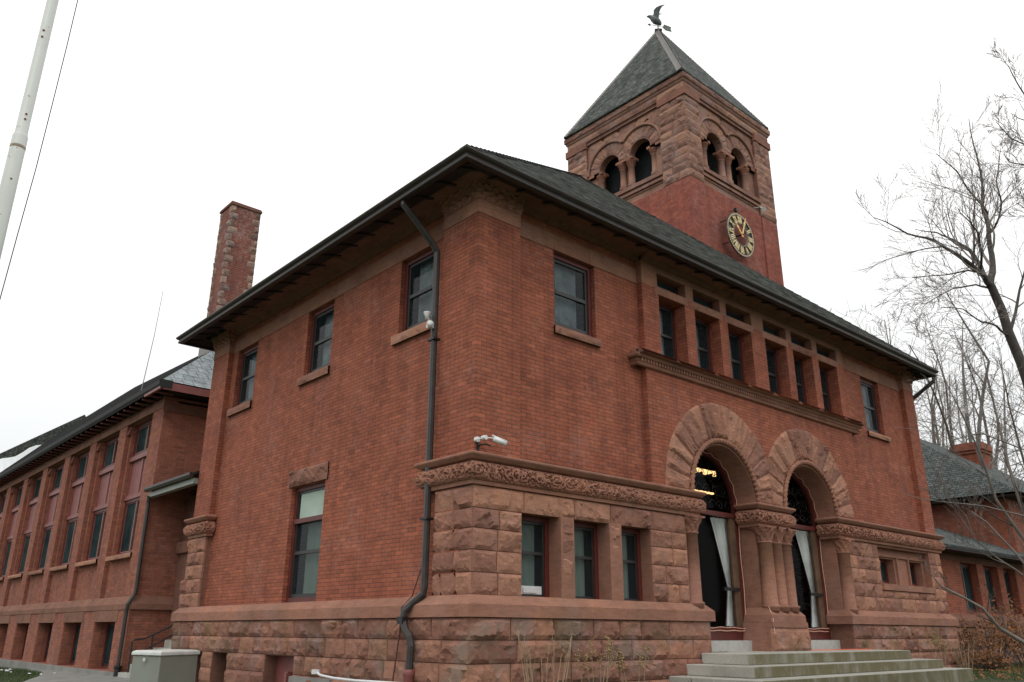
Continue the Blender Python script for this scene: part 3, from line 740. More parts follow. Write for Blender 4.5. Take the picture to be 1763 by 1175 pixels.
# --- jambs, pier, arch reveals
mb = MB()
mb.box(7.48, 8.50, .12, .62, -.33, 2.034, 1.0)                     # central pier
mb.box(5.03, 5.30, .13, .62, .37, 2.034, 1.0); mb.box(10.74, 11.1, .13, .62, .37, 2.034, 1.0)
mb.box(4.9, 5.34, .4, .62, -.33, .37, 1.0); mb.box(10.72, 11.1, .4, .62, -.33, .37, 1.0)
def reveal(c, r, y0, y1, z0, th=.12):
    n = 36; P = [(c - r, z0)] + [(c - r * math.cos(PI * k / n), ASP + r * math.sin(PI * k / n)) for k in range(n + 1)] + [(c + r, z0)]
    Q = [(c - r - th, z0)] + [(c - (r + th) * math.cos(PI * k / n), ASP + (r + th) * math.sin(PI * k / n)) for k in range(n + 1)] + [(c + r + th, z0)]
    for k in range(len(P) - 1):
        a, b, p, q = P[k], P[k + 1], Q[k], Q[k + 1]
        vs = [(a[0], y0, a[1]), (b[0], y0, b[1]), (q[0], y0, q[1]), (p[0], y0, p[1]), (a[0], y1, a[1]), (b[0], y1, b[1]), (q[0], y1, q[1]), (p[0], y1, p[1])]
        mb.add(vs, [(0, 1, 2, 3), (7, 6, 5, 4), (0, 4, 5, 1), (2, 6, 7, 3)], 1.0 + .05 * ((k // 5) % 2))
reveal(A1, 1.06, .01, .62, 2.53); reveal(A2, 1.06, .01, .62, 2.53)
mb.box(5.0, 5.33, .45, .62, 2.03, 2.55, 1); mb.box(7.43, 8.58, .45, .62, 2.03, 2.55, 1); mb.box(10.68, 11.1, .45, .62, 2.03, 2.55, 1)
mb.build('reveal', 'sandstone_smooth', MAIN)
mb = MB(); XM = 8.005
arcstones(mb, F0, A1, ASP + .03, 1.17, 1.88, PI, 0, 16, .06, -.008, XM); arcstones(mb, F0, A2, ASP + .03, 1.17, 1.88, PI, 0, 16, .06, -.008, XM)
mb.build('voussoirs', 'sandstone', MAIN)
mb = MB()
for c, s in ((A1, 1), (A2, -1)):
    n = 40; ring = [(c + rr * math.cos(PI * k / n), ASP + .02 + rr * math.sin(PI * k / n)) for rr in (1.1,) for k in range(n + 1)]
    o_ = []
    for k in range(n + 1):
        t = PI * k / n; R = 1.87; cs = math.cos(t) * s
        if cs > 1e-4: R = min(R, (abs(XM - c) - .002) / cs)
        o_.append((c + R * math.cos(t), ASP + .02 + R * math.sin(t)))
    plate(mb, FR(-.004), o_ + ring[::-1], [], .02, .62)
mb.build('arch_joint_bed', 'sandstone_dark', MAIN)
for c in (A1, A2):
    mb = MB(); n = 110; k = 8; vs = []; fs = []
    for i in range(n + 1):
        t = PI * i / n
        for j in range(k):
            a = 2 * PI * j / k; rr = .052 + .014 * math.sin(i * 1.9) * math.cos(a * 1 + .4)
            R = 1.115 + rr * math.cos(a); vs.append((c - R * math.cos(t), -.025 - rr * math.sin(a) * .9, ASP + .03 + R * math.sin(t)))
    for i in range(n):
        for j in range(k): fs.append((i * k + j, i * k + (j + 1) % k, (i + 1) * k + (j + 1) % k, (i + 1) * k + j))
    mb.add(vs, fs, 1); mb.build('arch_roll', 'sandstone_carved', MAIN)
# pedestal of the triple columns
mb = MB()
mb.add([(7.22, -.16, -.35), (8.72, -.16, -.35), (8.60, -.16, .33), (7.36, -.16, .33), (7.22, .5, -.35), (8.72, .5, -.35), (8.60, .5, .33), (7.36, .5, .33)],
       [(0, 1, 2, 3), (1, 5, 6, 2), (4, 0, 3, 7), (3, 2, 6, 7)], 1)
mb.add([(7.36, -.16, .33), (8.60, -.16, .33), (8.52, -.02, .47), (7.46, -.02, .47), (7.36, .5, .33), (8.60, .5, .33), (8.52, .5, .47), (7.46, .5, .47)], [(0, 1, 2, 3), (1, 5, 6, 2), (4, 0, 3, 7), (3, 2, 6, 7)], 1.05)
mb.box(7.33, 8.63, -.185, .45, .10, .20, .9)
mb.build('pedestal', 'sandstone_smooth', MAIN)
mb = MB(); rock(mb, lambda p, q, d: (7.24 + .03 * q + p * (1.46 - .06 * q), -.165 - d, -.34 + q * .42), 1.45, .42, .05); mb.build('pedestal_face', 'sandstone_base', MAIN)
# --- doors
for c, ch in ((A1, 1), (A2, 0)):
    r = 1.055; y = .46
    mb = MB(); n = 32
    o_ = archp(c, r, -.14, ASP, n); i_ = [(u, z) for u, z in archp(c, r - .10, .10, ASP, n)]
    plate(mb, FR(y), o_, [i_], .10, 1)
    d = mb.build('door', 'red_paint', MAIN)
    mb = MB(); mb.box(c - r + .1, c + r - .1, y - .012, y + .08, 2.22, 2.31); mb.build('transom_bar', 'red_paint', d)
    mb = MB(); mb.box(c + r - .31, c + r - .1, y + .02, y + .09, .10, 2.22); mb.box(c - r + .1, c - r + .2, y + .02, y + .09, .10, 2.22); mb.build('side_panel', 'wood_brown', d)
    mb = MB(); plate(mb, FR(y + .05), archp(c, r - .09, .08, ASP, n), [], .008, 1); mb.build('pane', 'door_glass', d)
    mb = MB(); y2 = y + .066                                        # wrought scroll grille in the fanlight
    for q in range(-3, 4):
        for lv in range(3):
            cx_, cz_ = c + q * .27 + (lv % 2) * .13, 2.45 + lv * .30
            if math.hypot(cx_ - c, cz_ - ASP) > .85: continue
            s_ = 1 if q % 2 else -1
            mb.tube([(cx_ + s_ * (.125 - .0105 * t) * math.cos(t * .75), y2, cz_ + (.125 - .0105 * t) * math.sin(t * .75)) for t in range(11)], .007, 4)
    for q in range(9):
        t = PI * (q + .5) / 9; mb.tube([(c + .45 * math.cos(t), y2, ASP + .1 + .45 * math.sin(t)), (c + .93 * math.cos(t), y2, ASP + .93 * math.sin(t))], .006, 4)
    mb.tube([(c + .45 * math.cos(PI * k / 20), y2, ASP + .1 + .45 * math.sin(PI * k / 20)) for k in range(21)], .007, 4)
    mb.build('grille', 'iron_black', d)
    mb = MB(); mb.box(c - .95, c + .95, y + .10, y + .13, .80, .86) if False else mb.box(c + .35, c + .88, y - .03, y + .02, .78, .84); mb.build('push_bar', 'iron_black', d)
    mb = MB(); mb.box(c - 1.03, c + 1.06, .26, .62, -.335, -.142); o = mb.build('threshold', 'granite_pale', MAIN)
    # curtain, gathered and tied on the right
    mb = MB(); vs = []; fs = []; R_, C_ = 26, 28
    for j in range(R_ + 1):
        z = .12 + (2.22 - .12) * j / R_; zz = (z - .84)
        if zz > 0: f = min(1, zz / 1.38); ul = c + .82 - f ** 1.1 * .40; ur = c + 1.0 - .01 * f
        else: f = min(1, -zz / .72); ul = c + .82 - .16 * f; ur = c + 1.0 + .02 * f
        if abs(zz) < .04: ul += .02; ur -= .02
        for i in range(C_ + 1):
            t = i / C_; vs.append((ul + (ur - ul) * t, y + .20 + .045 * math.sin(t * 30 + z * .5) + .02 * math.sin(t * 9), z))
    for j in range(R_):
        for i in range(C_): fs.append((j * (C_ + 1) + i, j * (C_ + 1) + i + 1, (j + 1) * (C_ + 1) + i + 1, (j + 1) * (C_ + 1) + i))
    mb.add(vs, fs, 1); cu = mb.build('curtain', 'curtain_cloth', None, True)
    tag(cu, 'white curtain tied back behind the %s arched glass' % ('left-hand' if ch else 'right-hand'), 'curtain', 'tied curtains in the arched doors')
    mb = MB(); mb.box(c + .86, c + 1.0, y + .155, y + .255, .82, .87); mb.build('tie_band', 'curtain_cloth', cu)
# interior lights and shelves seen through the arches
mb = MB()
for k in range(7): mb.box(8.2 + k * .125, 8.27 + k * .125, 2.0, 2.05, 3.50 + .03 * (k % 3), 3.62)
for k in range(6): mb.box(8.1 + k * .14, 8.18 + k * .14, 2.0, 2.05, 3.06, 3.10)
lm = mb.build('ceiling_lamps', 'lamp_warm'); tag(lm, 'row of warm hanging lamps inside the left arch', 'lamp')
sh = thing('bookshelf', 'tall bookshelf full of books behind the right arch', 'bookshelf')
mb = MB(); mb.box(12.0, 15.3, 3.2, 3.5, -.2, .0); mb.box(12.0, 12.05, 3.1, 3.5, 0, 2.4); mb.box(15.25, 15.3, 3.1, 3.5, 0, 2.4); mb.box(12.0, 15.3, 3.48, 3.52, 0, 2.4)
for z in (.35, .75, 1.15, 1.55, 1.95, 2.36): mb.box(12.05, 15.25, 3.1, 3.48, z, z + .035)
mb.build('frame', 'curtain_cloth', sh); mb = MB(); rg = random.Random(5)
for z in (.385, .785, 1.185, 1.585, 1.985):
    u = 12.08
    while u < 15.2: w_ = rg.uniform(.02, .05); mb.box(u, u + w_, 3.18, 3.4, z, z + rg.uniform(.2, .32), rg.uniform(.4, 1.5)); u += w_ + (.1 if rg.random() < .06 else .002)
mb.build('books', 'book_spines', sh)
# --- eaves, gutter, roof
EX0, EX1, EY0, EY1 = -.74, 16.31, -.595, 11.12
AP = Vector((8.03, 5.34, 12.79))
mb = MB()
zi, zo = 7.14, 6.95
I = [(0, .0), (BL, .0), (BL, BD), (0, BD)]; O = [(EX0 + .04, EY0 + .04), (EX1 - .04, EY0 + .04), (EX1 - .04, EY1 - .04), (EX0 + .04, EY1 - .04)]
for k in range(4):
    j = (k + 1) % 4
    mb.add([(*I[k], zi), (*I[j], zi), (*O[j], zo), (*O[k], zo), (*I[k], zi + .03), (*I[j], zi + .03), (*O[j], zo + .03), (*O[k], zo + .03)], [(0, 1, 2, 3), (7, 6, 5, 4)], 1)
mb.build('soffit', 'soffit_brown', MAIN)
mb = MB(); u = -.6
while u < BL + .5:
    x = u; mb.add([(x, .02, 7.14), (x + .07, .02, 7.14), (x + .07, EY0 + .1, 6.96), (x, EY0 + .1, 6.96), (x, .02, 7.12), (x + .07, .02, 7.12), (x + .07, EY0 + .1, 6.93), (x, EY0 + .1, 6.93)], [(4, 5, 6, 7), (0, 4, 7, 3), (1, 2, 6, 5), (3, 7, 6, 2)], 1); u += .62
u = -.3
while u < BD + .5:
    y = u; mb.add([(.02, y, 7.14), (.02, y + .07, 7.14), (EX0 + .1, y + .07, 6.96), (EX0 + .1, y, 6.96), (.02, y, 7.12), (.02, y + .07, 7.12), (EX0 + .1, y + .07, 6.93), (EX0 + .1, y, 6.93)], [(4, 5, 6, 7), (0, 4, 7, 3), (1, 2, 6, 5), (3, 7, 6, 2)], 1); u += .62
mb.build('rafter_ends', 'soffit_brown', MAIN)
mb = MB()                                                           # cove moulding at wall head
mb.sweep([(.0 + Rc, BD - .9), (Rc, Rc), (BL - Rc, Rc)][::1][::-1] if False else [(Rc, 9.73), (Rc, Rc), (4.12, Rc)], [(-.05, 6.93), (.03, 6.93), (.06, 6.96), (.10, 7.02), (.22, 7.05), (.42, 7.055), (.46, 7.03), (.48, 7.06), (.48, 7.10), (-.05, 7.15)], tint=.8)
mb.sweep([(12.05, Rc), (15.49, Rc)], [(-.05, 6.93), (.03, 6.93), (.06, 6.96), (.10, 7.02), (.22, 7.05), (.42, 7.055), (.46, 7.03), (.48, 7.06), (.48, 7.10), (-.05, 7.15)], tint=.8)
mb.sweep([(4.12, 0), (12.05, 0)], [(-.05, 6.93), (.03, 6.93), (.06, 6.96), (.10, 7.02), (.22, 7.05), (.42, 7.055), (.46, 7.03), (.48, 7.06), (.48, 7.10), (-.05, 7.15)], tint=.8)
mb.build('cove_moulding', 'sandstone_dark', MAIN)
mb = MB(); gp = [(o_, z_ + .02) for o_, z_ in [(-.05, 6.885), (.03, 6.885), (.05, 6.90), (.055, 6.93), (.035, 6.96), (.04, 6.975), (.085, 7.0), (.105, 7.03), (.105, 7.05), (.09, 7.055), (.085, 7.04), (-.02, 7.02), (-.05, 7.02)]]
mb.sweep([(EX0, EY1), (EX0, EY0), (EX1, EY0), (EX1, EY1)], gp, closed=True, tint=1)
mb.build('gutter', 'bronze_paint', MAIN)
def pyramid(parent, x0, x1, y0, y1, z0, ap, mat, th=.05, bell=.0, cap=None, capmat=None, capw=.12, name='roof', sub=14, jit=.012):
    C4 = [Vector((x0, y0, z0)), Vector((x1, y0, z0)), Vector((x1, y1, z0)), Vector((x0, y1, z0))]
    mb = MB()
    for k in range(4):
        a, b = C4[k], C4[(k + 1) % 4]; rows = sub; vs = []; fs = []
        cols = max(1, int((b - a).length / .5))
        for j in range(rows + 1):
            t = j / rows; tt = t
            for i in range(cols + 1):
                p = a.lerp(b, i / cols).lerp(ap, t)
                if bell: p.z += bell * math.sin(PI * min(1, t * 3)) * -1
                if 0 < i < cols and j < rows: p.z += jit * noise.noise(p * 2.1)
                vs.append(p)
        for j in range(rows):
            for i in range(cols): fs.append((j * (cols + 1) + i, j * (cols + 1) + i + 1, (j + 1) * (cols + 1) + i + 1, (j + 1) * (cols + 1) + i))
        mb.add(vs, fs, 1)
    mb.add([p - Vector((0, 0, th)) for p in C4], [(3, 2, 1, 0)], 1)
    for k in range(4):
        a, b = C4[k], C4[(k + 1) % 4]; dn = Vector((0, 0, th)); mb.add([a, b, b - dn, a - dn], [(0, 1, 2, 3)], 1)
    o = mb.build(name, mat, parent, recalc=False)
    if cap:
        mb = MB()
        for k in range(4):
            p0 = C4[k]; n = 44
            c_ = C4[(k + 1) % 4] - p0; e_ = C4[k - 1] - p0; c_.normalize(); e_.normalize()
            for i in range(n):
                q0 = p0.lerp(ap, i / n); q1 = p0.lerp(ap, (i + 1.1) / n); up0 = Vector((0, 0, .035)); up1 = Vector((0, 0, .012))
                s1 = (ap - p0).normalized(); ca = (c_ - s1 * c_.dot(s1)).normalized() * capw; ea = (e_ - s1 * e_.dot(s1)).normalized() * capw
                if i == n - 1: q1 = ap.copy()
                mb.add([q0 + up0, q1 + up1, q1 + ca + up1 * .2, q0 + ca + up0 * .4, q1 + ea + up1 * .2, q0 + ea + up0 * .4], [(0, 1, 2, 3), (1, 0, 5, 4)], random.uniform(.8, 1.2))
        mb.build('ridge_cap', capmat or mat, o, recalc=False)
    return o
pyramid(MAIN, EX0 - .03, EX1 + .03, EY0 - .03, EY1 + .03, 7.12, AP, 'asphalt_shingle', .05, 0, True, 'asphalt_shingle', .14, 'roof', 22, .05)
# --- downspout on the left face
mb = MB()
def sq(pts, w_=.055, d_=.045):
    mb.tube(pts, w_, 4) if False else mb.tube([Vector(p) for p in pts], w_, 8)
sq([(-.70, 1.17, 6.95), (-.70, 1.16, 6.84), (-.62, 1.13, 6.74), (-.15, 1.03, 6.22), (-.07, 1.02, 6.10), (-.07, 1.02, 5.9), (-.07, 1.02, 2.55), (-.07, 1.02, .62), (-.08, 1.03, .52), (-.16, 1.2, .38), (-.235, 1.27, .28), (-.25, 1.28, .15), (-.24, 1.22, .02), (-.22, 1.13, -.08), (-.21, 1.10, -.2), (-.21, 1.12, -.52)], .056)
mb.build('downspout', 'pipe_dark', MAIN)
mb = MB(); mb.lathe((-.21, 1.12, 0), [(-1.3, .075), (-.62, .075), (-.6, .09), (-.53, .09), (-.52, .078)], 14); mb.build('downpipe_socket', 'red_panel', MAIN, True)
mb = MB(); mb.box(-.30, -.20, 1.22, 1.36, .10, .20) ; mb.box(-.14, -.0, .93, 1.12, 4.5, 4.53); mb.box(-.14, -.0, .93, 1.12, 1.6, 1.63); mb.build('pipe_clamp', 'iron_black', MAIN)
mb = MB(); mb.tube([(16.33, -.56, 6.9), (16.32, -.54, 6.78), (16.18, .12, 6.32), (16.16, .22, 6.2), (16.16, .3, 1.0)], .055, 8); mb.build('downspout', 'pipe_dark', MAIN)
mb = MB(); mb.tube([(.09, 1.16, 2.60), (.06, 1.16, 2.57), (.09, 1.19, 2.3), (.10, 1.24, 1.55), (.09, 1.32, .95), (-.02, 1.40, .50), (-.18, 1.43, .33), (-.18, 1.45, -.03), (-.19, 1.55, -.67), (-.19, 1.6, -1.1)], .012, 6)
mb.build('ground_cable', 'copper_red', MAIN)

# ================================================================== CLOCK TOWER
TW = thing('clock_tower', 'square brick tower with brownstone belfry and pointed slate roof behind the main roof', 'tower')
TX0, TX1, TY0, TY1 = 13.25, 18.58, 5.0, 10.68
mb = MB()
mb.box(TX0, TX1, TY0, TY1, 0, 14.72)
mb.build('brick_shaft', 'brick_tower', TW)
mb = MB()                                                           # corner piers of brick, slightly proud
for (a, b) in ((TX0 - .04, TX0 + .75), (TX1 - .98, TX1 + .04)): mb.box(a, b, TY0 - .05, TY0 + .3, 8, 14.70)
mb.box(TX0 - .05, TX0 + .3, TY0 + .3, TY0 + 1.08, 8, 14.70); mb.box(TX0 - .05, TX0 + .3, TY1 - .98, TY1 + .05, 8, 14.70); mb.box(TX1 - .3, TX1 + .05, TY0 + .3, TY1, 8, 14.70)
mb.build('brick_pier', 'brick_tower', TW)
zt = [14.72 + .30 * i for i in range(12)] + [18.28]
TF = FR(TY0 - .05); TL = LF(TX0 - .05)
mb = MB()
for T, a, b, c, d in ((TF, TX0 - .05, TX0 + .78, TX1 - 1.0, TX1 + .05), (TL, TY0 - .05, TY0 + 1.10, TY1 - .98, TY1 + .05)):
    ashlar(mb, T, a, b, zt, (), .4, 1.0, .045, cell=.09); ashlar(mb, T, c, d, zt, (), .4, 1.0, .045, cell=.09)
mb.build('stone_pier', 'tower_stone', TW)
mb = MB()
for (x0, x1, y0, y1) in ((TX0 - .03, TX0 + .77, TY0 - .03, TY0 + 1.09), (TX1 - .98, TX1 + .03, TY0 - .03, TY0 + 1.0), (TX0 - .03, TX0 + .77, TY1 - .97, TY1 + .03), (TX1 - .98, TX1 + .03, TY1 - .97, TY1 + .03)):
    mb.box(x0, x1, y0, y1, 14.7, 18.3, .75)
mb.build('pier_core', 'sandstone_dark', TW)
# belfry walls with paired arches on all four sides
def belfry(T, cu, u0, u1, dec=True, inv=False):
    hc, r, sp = .755, .50, 16.72
    mb = MB(); n = 18
    def ar(c): return [(c - r, 16.70), (c + r, 16.70)] + [(c + r * math.cos(PI * k / n), sp + r * math.sin(PI * k / n)) for k in range(n + 1)]
    # upper wall: from spring up
    o_ = [(u0, 16.60), (cu - hc - r, 16.60)] + [(cu - hc - r * math.cos(PI * k / n), sp + r * math.sin(PI * k / n)) for k in range(n + 1)] + [(cu - hc + r, 16.60), (cu + hc - r, 16.60)] + \
         [(cu + hc - r * math.cos(PI * k / n), sp + r * math.sin(PI * k / n)) for k in range(n + 1)] + [(cu + hc + r, 16.60), (u1, 16.60), (u1, 18.3), (u0, 18.3)]
    plate(mb, T, o_, [], .30, .95)
    tbox(mb, T, u0, cu - 1.42, .10, .55, 15.5, 16.6); tbox(mb, T, cu + 1.42, u1, .10, .55, 15.5, 16.6)
    tbox(mb, T, cu - .10, cu + .10, .25, .4, 15.5, 16.6)
    tbox(mb, T, u0, u1, .0, .55, 14.72, 15.30)
    mb.build('belfry_wall', 'tower_stone', TW)
    if dec:
        mb = MB()
        for c in (cu - hc, cu + hc):
            arcstones(mb, lambda u, d, z: T(u, d, z), c, sp, .53, .98, PI, 0, 11, .035, -.005, cu)
        ashlar(mb, T, u0 + .01, u1 - .01, [17.82, 18.10], (), .5, 1.0, .02, d0=.0, cell=.09)
        mb.build('voussoirs', 'tower_stone', TW)
        mb = MB()                                                   # hood mould following both arches
        for c in (cu - hc, cu + hc):
            P = []
            for k in range(25):
                t = PI * k / 24; x = c - 1.03 * math.cos(t)
                if (x - cu) * (c - cu) < 0: continue
                P.append(T(x, -.05, sp + 1.03 * math.sin(t)))
            mb.tube(P, .05, 6)
        mb.build('hood_mould', 'tower_stone', TW)
    mb = MB()                                                       # moulded sill with sloped weathering
    for z0, z1, p in ((14.98, 15.06, .03), (15.06, 15.16, .10), (15.16, 15.24, .05), (15.24, 15.38, .13)): tbox(mb, T, u0 - (.05 if 0 else 0), u1, -p, .2, z0, z1 - .001, 1 - p)
    a, b = u0, u1
    A_ = [T(a, -.13, 15.379), T(b, -.13, 15.379), T(b, .1, 15.56), T(a, .1, 15.56), T(a, .5, 15.56), T(b, .5, 15.56), T(a, .5, 15.3), T(b, .5, 15.3)]
    mb.add(A_, [(0, 1, 2, 3), (3, 2, 5, 4), (4, 5, 7, 6)], 1)
    mb.build('sill_course', 'tower_stone', TW)
    for k, cc in enumerate((cu - 1.30, cu - .20, cu + .20, cu + 1.30)):
        w3 = T(cc, .16, 0)
        mb = MB(); mb.lathe((w3[0], w3[1], 0), [(15.50, .17), (15.56, .17), (15.62, .155), (15.64, .165), (15.68, .125), (16.34, .118), (16.35, .135), (16.38, .135), (16.39, .118)], 14)
        cl = mb.build('column', 'tower_stone', TW, True)
        mb = MB(); mb.lathe((w3[0], w3[1], 0), [(16.39, .12), (16.45, .17), (16.48, .14), (16.54, .19), (16.60, .21)], 12); mb.box(w3[0] - .2, w3[0] + .2, w3[1] - .2, w3[1] + .2, 16.60, 16.70)
        mb.build('capital', 'sandstone_carved', cl)
    # string course at spring
    mb = MB(); tbox(mb, T, u0, cu - 1.25, -.04, .3, 16.60, 16.71); tbox(mb, T, cu + 1.25, u1, -.04, .3, 16.60, 16.71); mb.build('impost', 'sandstone_carved', TW)
FU = (TX0 + .76 + TX1 - .99) / 2; LU = (TY0 + 1.08 + TY1 - .97) / 2
belfry(FR(TY0 + .06), FU, TX0 + .76, TX1 - .97)
belfry(LF(TX0 + .06), LU, TY0 + 1.08, TY1 - .96)
belfry(lambda u, d, z: (u, TY1 - .06 - d, z), FU, TX0 + .76, TX1 - .97, False)
belfry(lambda u, d, z: (TX1 - .06 - d, u, z), LU, TY0 + 1.0, TY1 - .96, False)
mb = MB(); mb.box(TX0 + .4, TX1 - .4, TY0 + .4, TY1 - .4, 14.9, 15.4); mb.build('belfry_floor', 'interior_dark', TW)
mb = MB()                                                           # bird netting frames inside
for (x0, x1, y0, y1) in ((TX0 + .9, TX1 - 1.0, TY0 + .72, TY0 + .74), (TX0 + .72, TX0 + .74, TY0 + 1.1, TY1 - 2.05), ):
    mb.box(x0, x1, y0, y1, 15.4, 18.2)
mb.box(TX0 + .72, TX0 + .74, TY1 - 2.0, TY1 - 1.25, 15.95, 18.2)
mb.build('louvre_screen', 'louvre_dark', TW)
def tsweep(pr, name, mat, t=1.0, off=0):
    mb = MB(); mb.sweep([(TX0 - .05, TY1 + .05), (TX0 - .05, TY0 - .05), (TX1 + .05, TY0 - .05), (TX1 + .05, TY1 + .05)], pr, closed=True, tint=t); return mb.build(name, mat, TW)
tsweep([(-.3, 18.28), (.0, 18.28), (.0, 18.55), (-.3, 18.55)], 'architrave', 'tower_stone')
tsweep([(-.3, 18.55), (.02, 18.551), (.05, 18.60), (.05, 18.64), (.09, 18.68), (.10, 18.86), (.07, 18.90), (-.3, 18.90)], 'cornice', 'tower_stone', .9)
mb = MB()
for T, a, b in ((FR(TY0 - .05), TX0 - .05, TX1 + .05), (LF(TX0 - .05), TY0 - .05, TY1 + .05)):
    ashlar(mb, T, a - .0, b + .0, [18.30, 18.53], (), .5, 1.3, .03, d0=-.005, cell=.08); ashlar(mb, T, a - .1, b + .1, [18.66, 18.88], (), .6, 1.2, .03, d0=-.095, cell=.08)
mb.build('cornice_stones', 'tower_stone', TW)
mb = MB()                                                           # mouldings between the piers under the cornice
for T, a, b in ((FR(TY0 - .02), TX0 + .78, TX1 - 1.0), (LF(TX0 - .02), TY0 + 1.10, TY1 - .98)):
    for z, p in ((18.22, .03), (18.12, .06)): tbox(mb, T, a, b, -p + .05, .2, z, z + .05, .8)
mb.build('moulding', 'tower_stone', TW)
for (x0, x1, y0, y1) in ((TX0 - .11, TX0 + .80, TY0 - .11, TY0 + 1.12), (TX1 - 1.02, TX1 + .11, TY0 - .11, TY0 + 1.0), (TX0 - .11, TX0 + .8, TY1 - 1.0, TY1 + .11)):
    mb = MB(); mb.box(x0, x1, y0, y1, 17.98, 18.27, .8); mb.build('carved_cap', 'sandstone_carved', TW)
pyramid(TW, 13.02, 18.62, 4.84, 10.76, 18.95, Vector((15.83, 7.80, 24.1)), 'slate_tower', .07, 0, True, 'clock_rim', .20, 'tower_roof', 20, .01)
# netted small window etc. end

# weathervane
WV = thing('weathervane', 'green bronze eagle with raised wings on an arrow at the tower peak', 'weathervane')
P0 = Vector((15.83, 7.80, 24.05)); ax = Vector((.75, -.66, 0)); sdv = Vector((.66, .75, 0)); UP = Vector((0, 0, 1))
def WP(a, b, c=0):
    if b > .25: b = .25 + (b - .25) * .60
    return P0 + ax * a * .70 + UP * b + sdv * c
mb = MB(); mb.tube([WP(0, -.15), WP(0, .42)], .025, 8); mb.build('rod', 'verdigris', WV)
mb = MB(); mb.tube([WP(-.46, .27), WP(.48, .10)], .013, 6)
def flat(pts, th=.02):
    vs = [WP(a, b, -th) for a, b in pts] + [WP(a, b, th) for a, b in pts]; n = len(pts)
    mb.add(vs, [list(range(n)), list(range(2 * n - 1, n - 1, -1))] + [(i, (i + 1) % n, n + (i + 1) % n, n + i) for i in range(n)], 1)
flat([(-.62, .30), (-.46, .36), (-.45, .18)])
flat([(.28, .14), (.38, .27), (.80, .12), (.76, .02), (.80, -.10), (.44, -.02)])
mb.build('arrow', 'verdigris', WV)
mb = MB()                                                           # eagle: body, head, beak, tail as one skin, wings
mb.tube([WP(-.66, .93), WP(-.60, .97), WP(-.50, .98), WP(-.40, .93), WP(-.28, .80), WP(-.12, .62), WP(.02, .50), WP(.12, .36), WP(.16, .25)], [.01, .035, .07, .085, .13, .16, .14, .10, .05], 12)
mb.tube([WP(-.1, .56), WP(-.06, .38), WP(-.02, .30)], [.07, .06, .03], 8); mb.tube([WP(.04, .5, .06), WP(.03, .36, .06), WP(.0, .28, .04)], [.06, .05, .02], 8)
def wing(s):
    rows = [(-.26, .02, .84, .04), (-.24, .0, 1.15, .16), (-.20, .08, 1.38, .28), (-.05, .18, 1.54, .36), (.18, .30, 1.60, .40), (.36, .40, 1.62, .42)]
    rr = [(-.28, .70, .05, .62), (-.25, 1.05, .08, .92), (-.24, 1.32, .12, 1.22), (-.10, 1.50, .17, 1.36), (.10, 1.58, .26, 1.52), (.40, 1.63, .42, 1.62)]
    vs = []; fs = []
    for k, (a0, b0, a1, b1) in enumerate(rr):
        o = s * (.05 + .045 * k)
        for t in (0, .33, .66, 1):
            a = a0 + (a1 - a0) * t; b = b0 + (b1 - b0) * t; vs += [WP(a, b, o - .012), WP(a, b, o + .012)]
    m = 8
    for k in range(len(rr) - 1):
        for t in range(3):
            for q in (0, 1): fs.append((k * m + 2 * t + q, k * m + 2 * t + 2 + q, (k + 1) * m + 2 * t + 2 + q, (k + 1) * m + 2 * t + q))
        fs += [(k * m, k * m + 1, (k + 1) * m + 1, (k + 1) * m), (k * m + 6, k * m + 7, (k + 1) * m + 7, (k + 1) * m + 6)]
    mb.add(vs, fs, 1)
wing(1); wing(-1)
mb.build('eagle', 'verdigris', WV)
# clock
CK = thing('tower_clock', 'skeleton clock dial with gold Roman numerals on the tower front', 'clock')
cx_, cz_, cy_ = 15.47, 13.07, 4.62; RO = .82
def CP(r, a, d=0): return (cx_ + r * math.sin(a), cy_ + d, cz_ + r * math.cos(a))
def annulus(r0, r1, d0, d1, mat, name, n=72):
    mb = MB(); vs = []; fs = []
    for k in range(n):
        a = 2 * PI * k / n
        for r in (r0, r1):
            for d in (d0, d1): vs.append(CP(r, a, d))
    for k in range(n):
        i = 4 * k; j = 4 * ((k + 1) % n)
        fs += [(i, j, j + 2, i + 2), (i + 1, i + 3, j + 3, j + 1), (i, i + 1, j + 1, j), (i + 2, j + 2, j + 3, i + 3)]
    mb.add(vs, fs, 1); return mb.build(name, mat, CK)
annulus(.735, RO, 0, .05, 'clock_edge', 'rim'); annulus(.42, .735, .03, .04, 'clock_dark', 'dial_ring'); annulus(.40, .43, .0, .045, 'clock_rim', 'inner_ring')
mb = MB()
for k in range(60):
    a = 2 * PI * k / 60; s = .016 if k % 5 else .024; p = Vector(CP(.775, a, -.006)); t = Vector((math.cos(a), 0, -math.sin(a))); r = Vector((math.sin(a), 0, math.cos(a)))
    mb.add([p - t * s - r * .02, p + t * s - r * .02, p + t * s + r * .02, p - t * s + r * .02] + [q + Vector((0, .012, 0)) for q in (p - t * s - r * .02, p + t * s - r * .02, p + t * s + r * .02, p - t * s + r * .02)], [(0, 1, 2, 3), (0, 4, 5, 1), (1, 5, 6, 2), (2, 6, 7, 3), (3, 7, 4, 0)], 1)
vs = []; fs = []
for k in range(60):
    for r_ in (.771, .779):
        for d_ in (-.002, .003): vs.append(CP(r_, 2 * PI * k / 60, d_))
for k in range(60):
    i = 4 * k; j = 4 * ((k + 1) % 60); fs += [(i, j, j + 2, i + 2), (i + 1, i + 3, j + 3, j + 1)]
mb.add(vs, fs, 1); mb.build1('minute_marks', 'gold_pale', CK)
mb = MB()
NUM = ['XII', 'I', 'II', 'III', 'IIII', 'V', 'VI', 'VII', 'VIII', 'IX', 'X', 'XI']
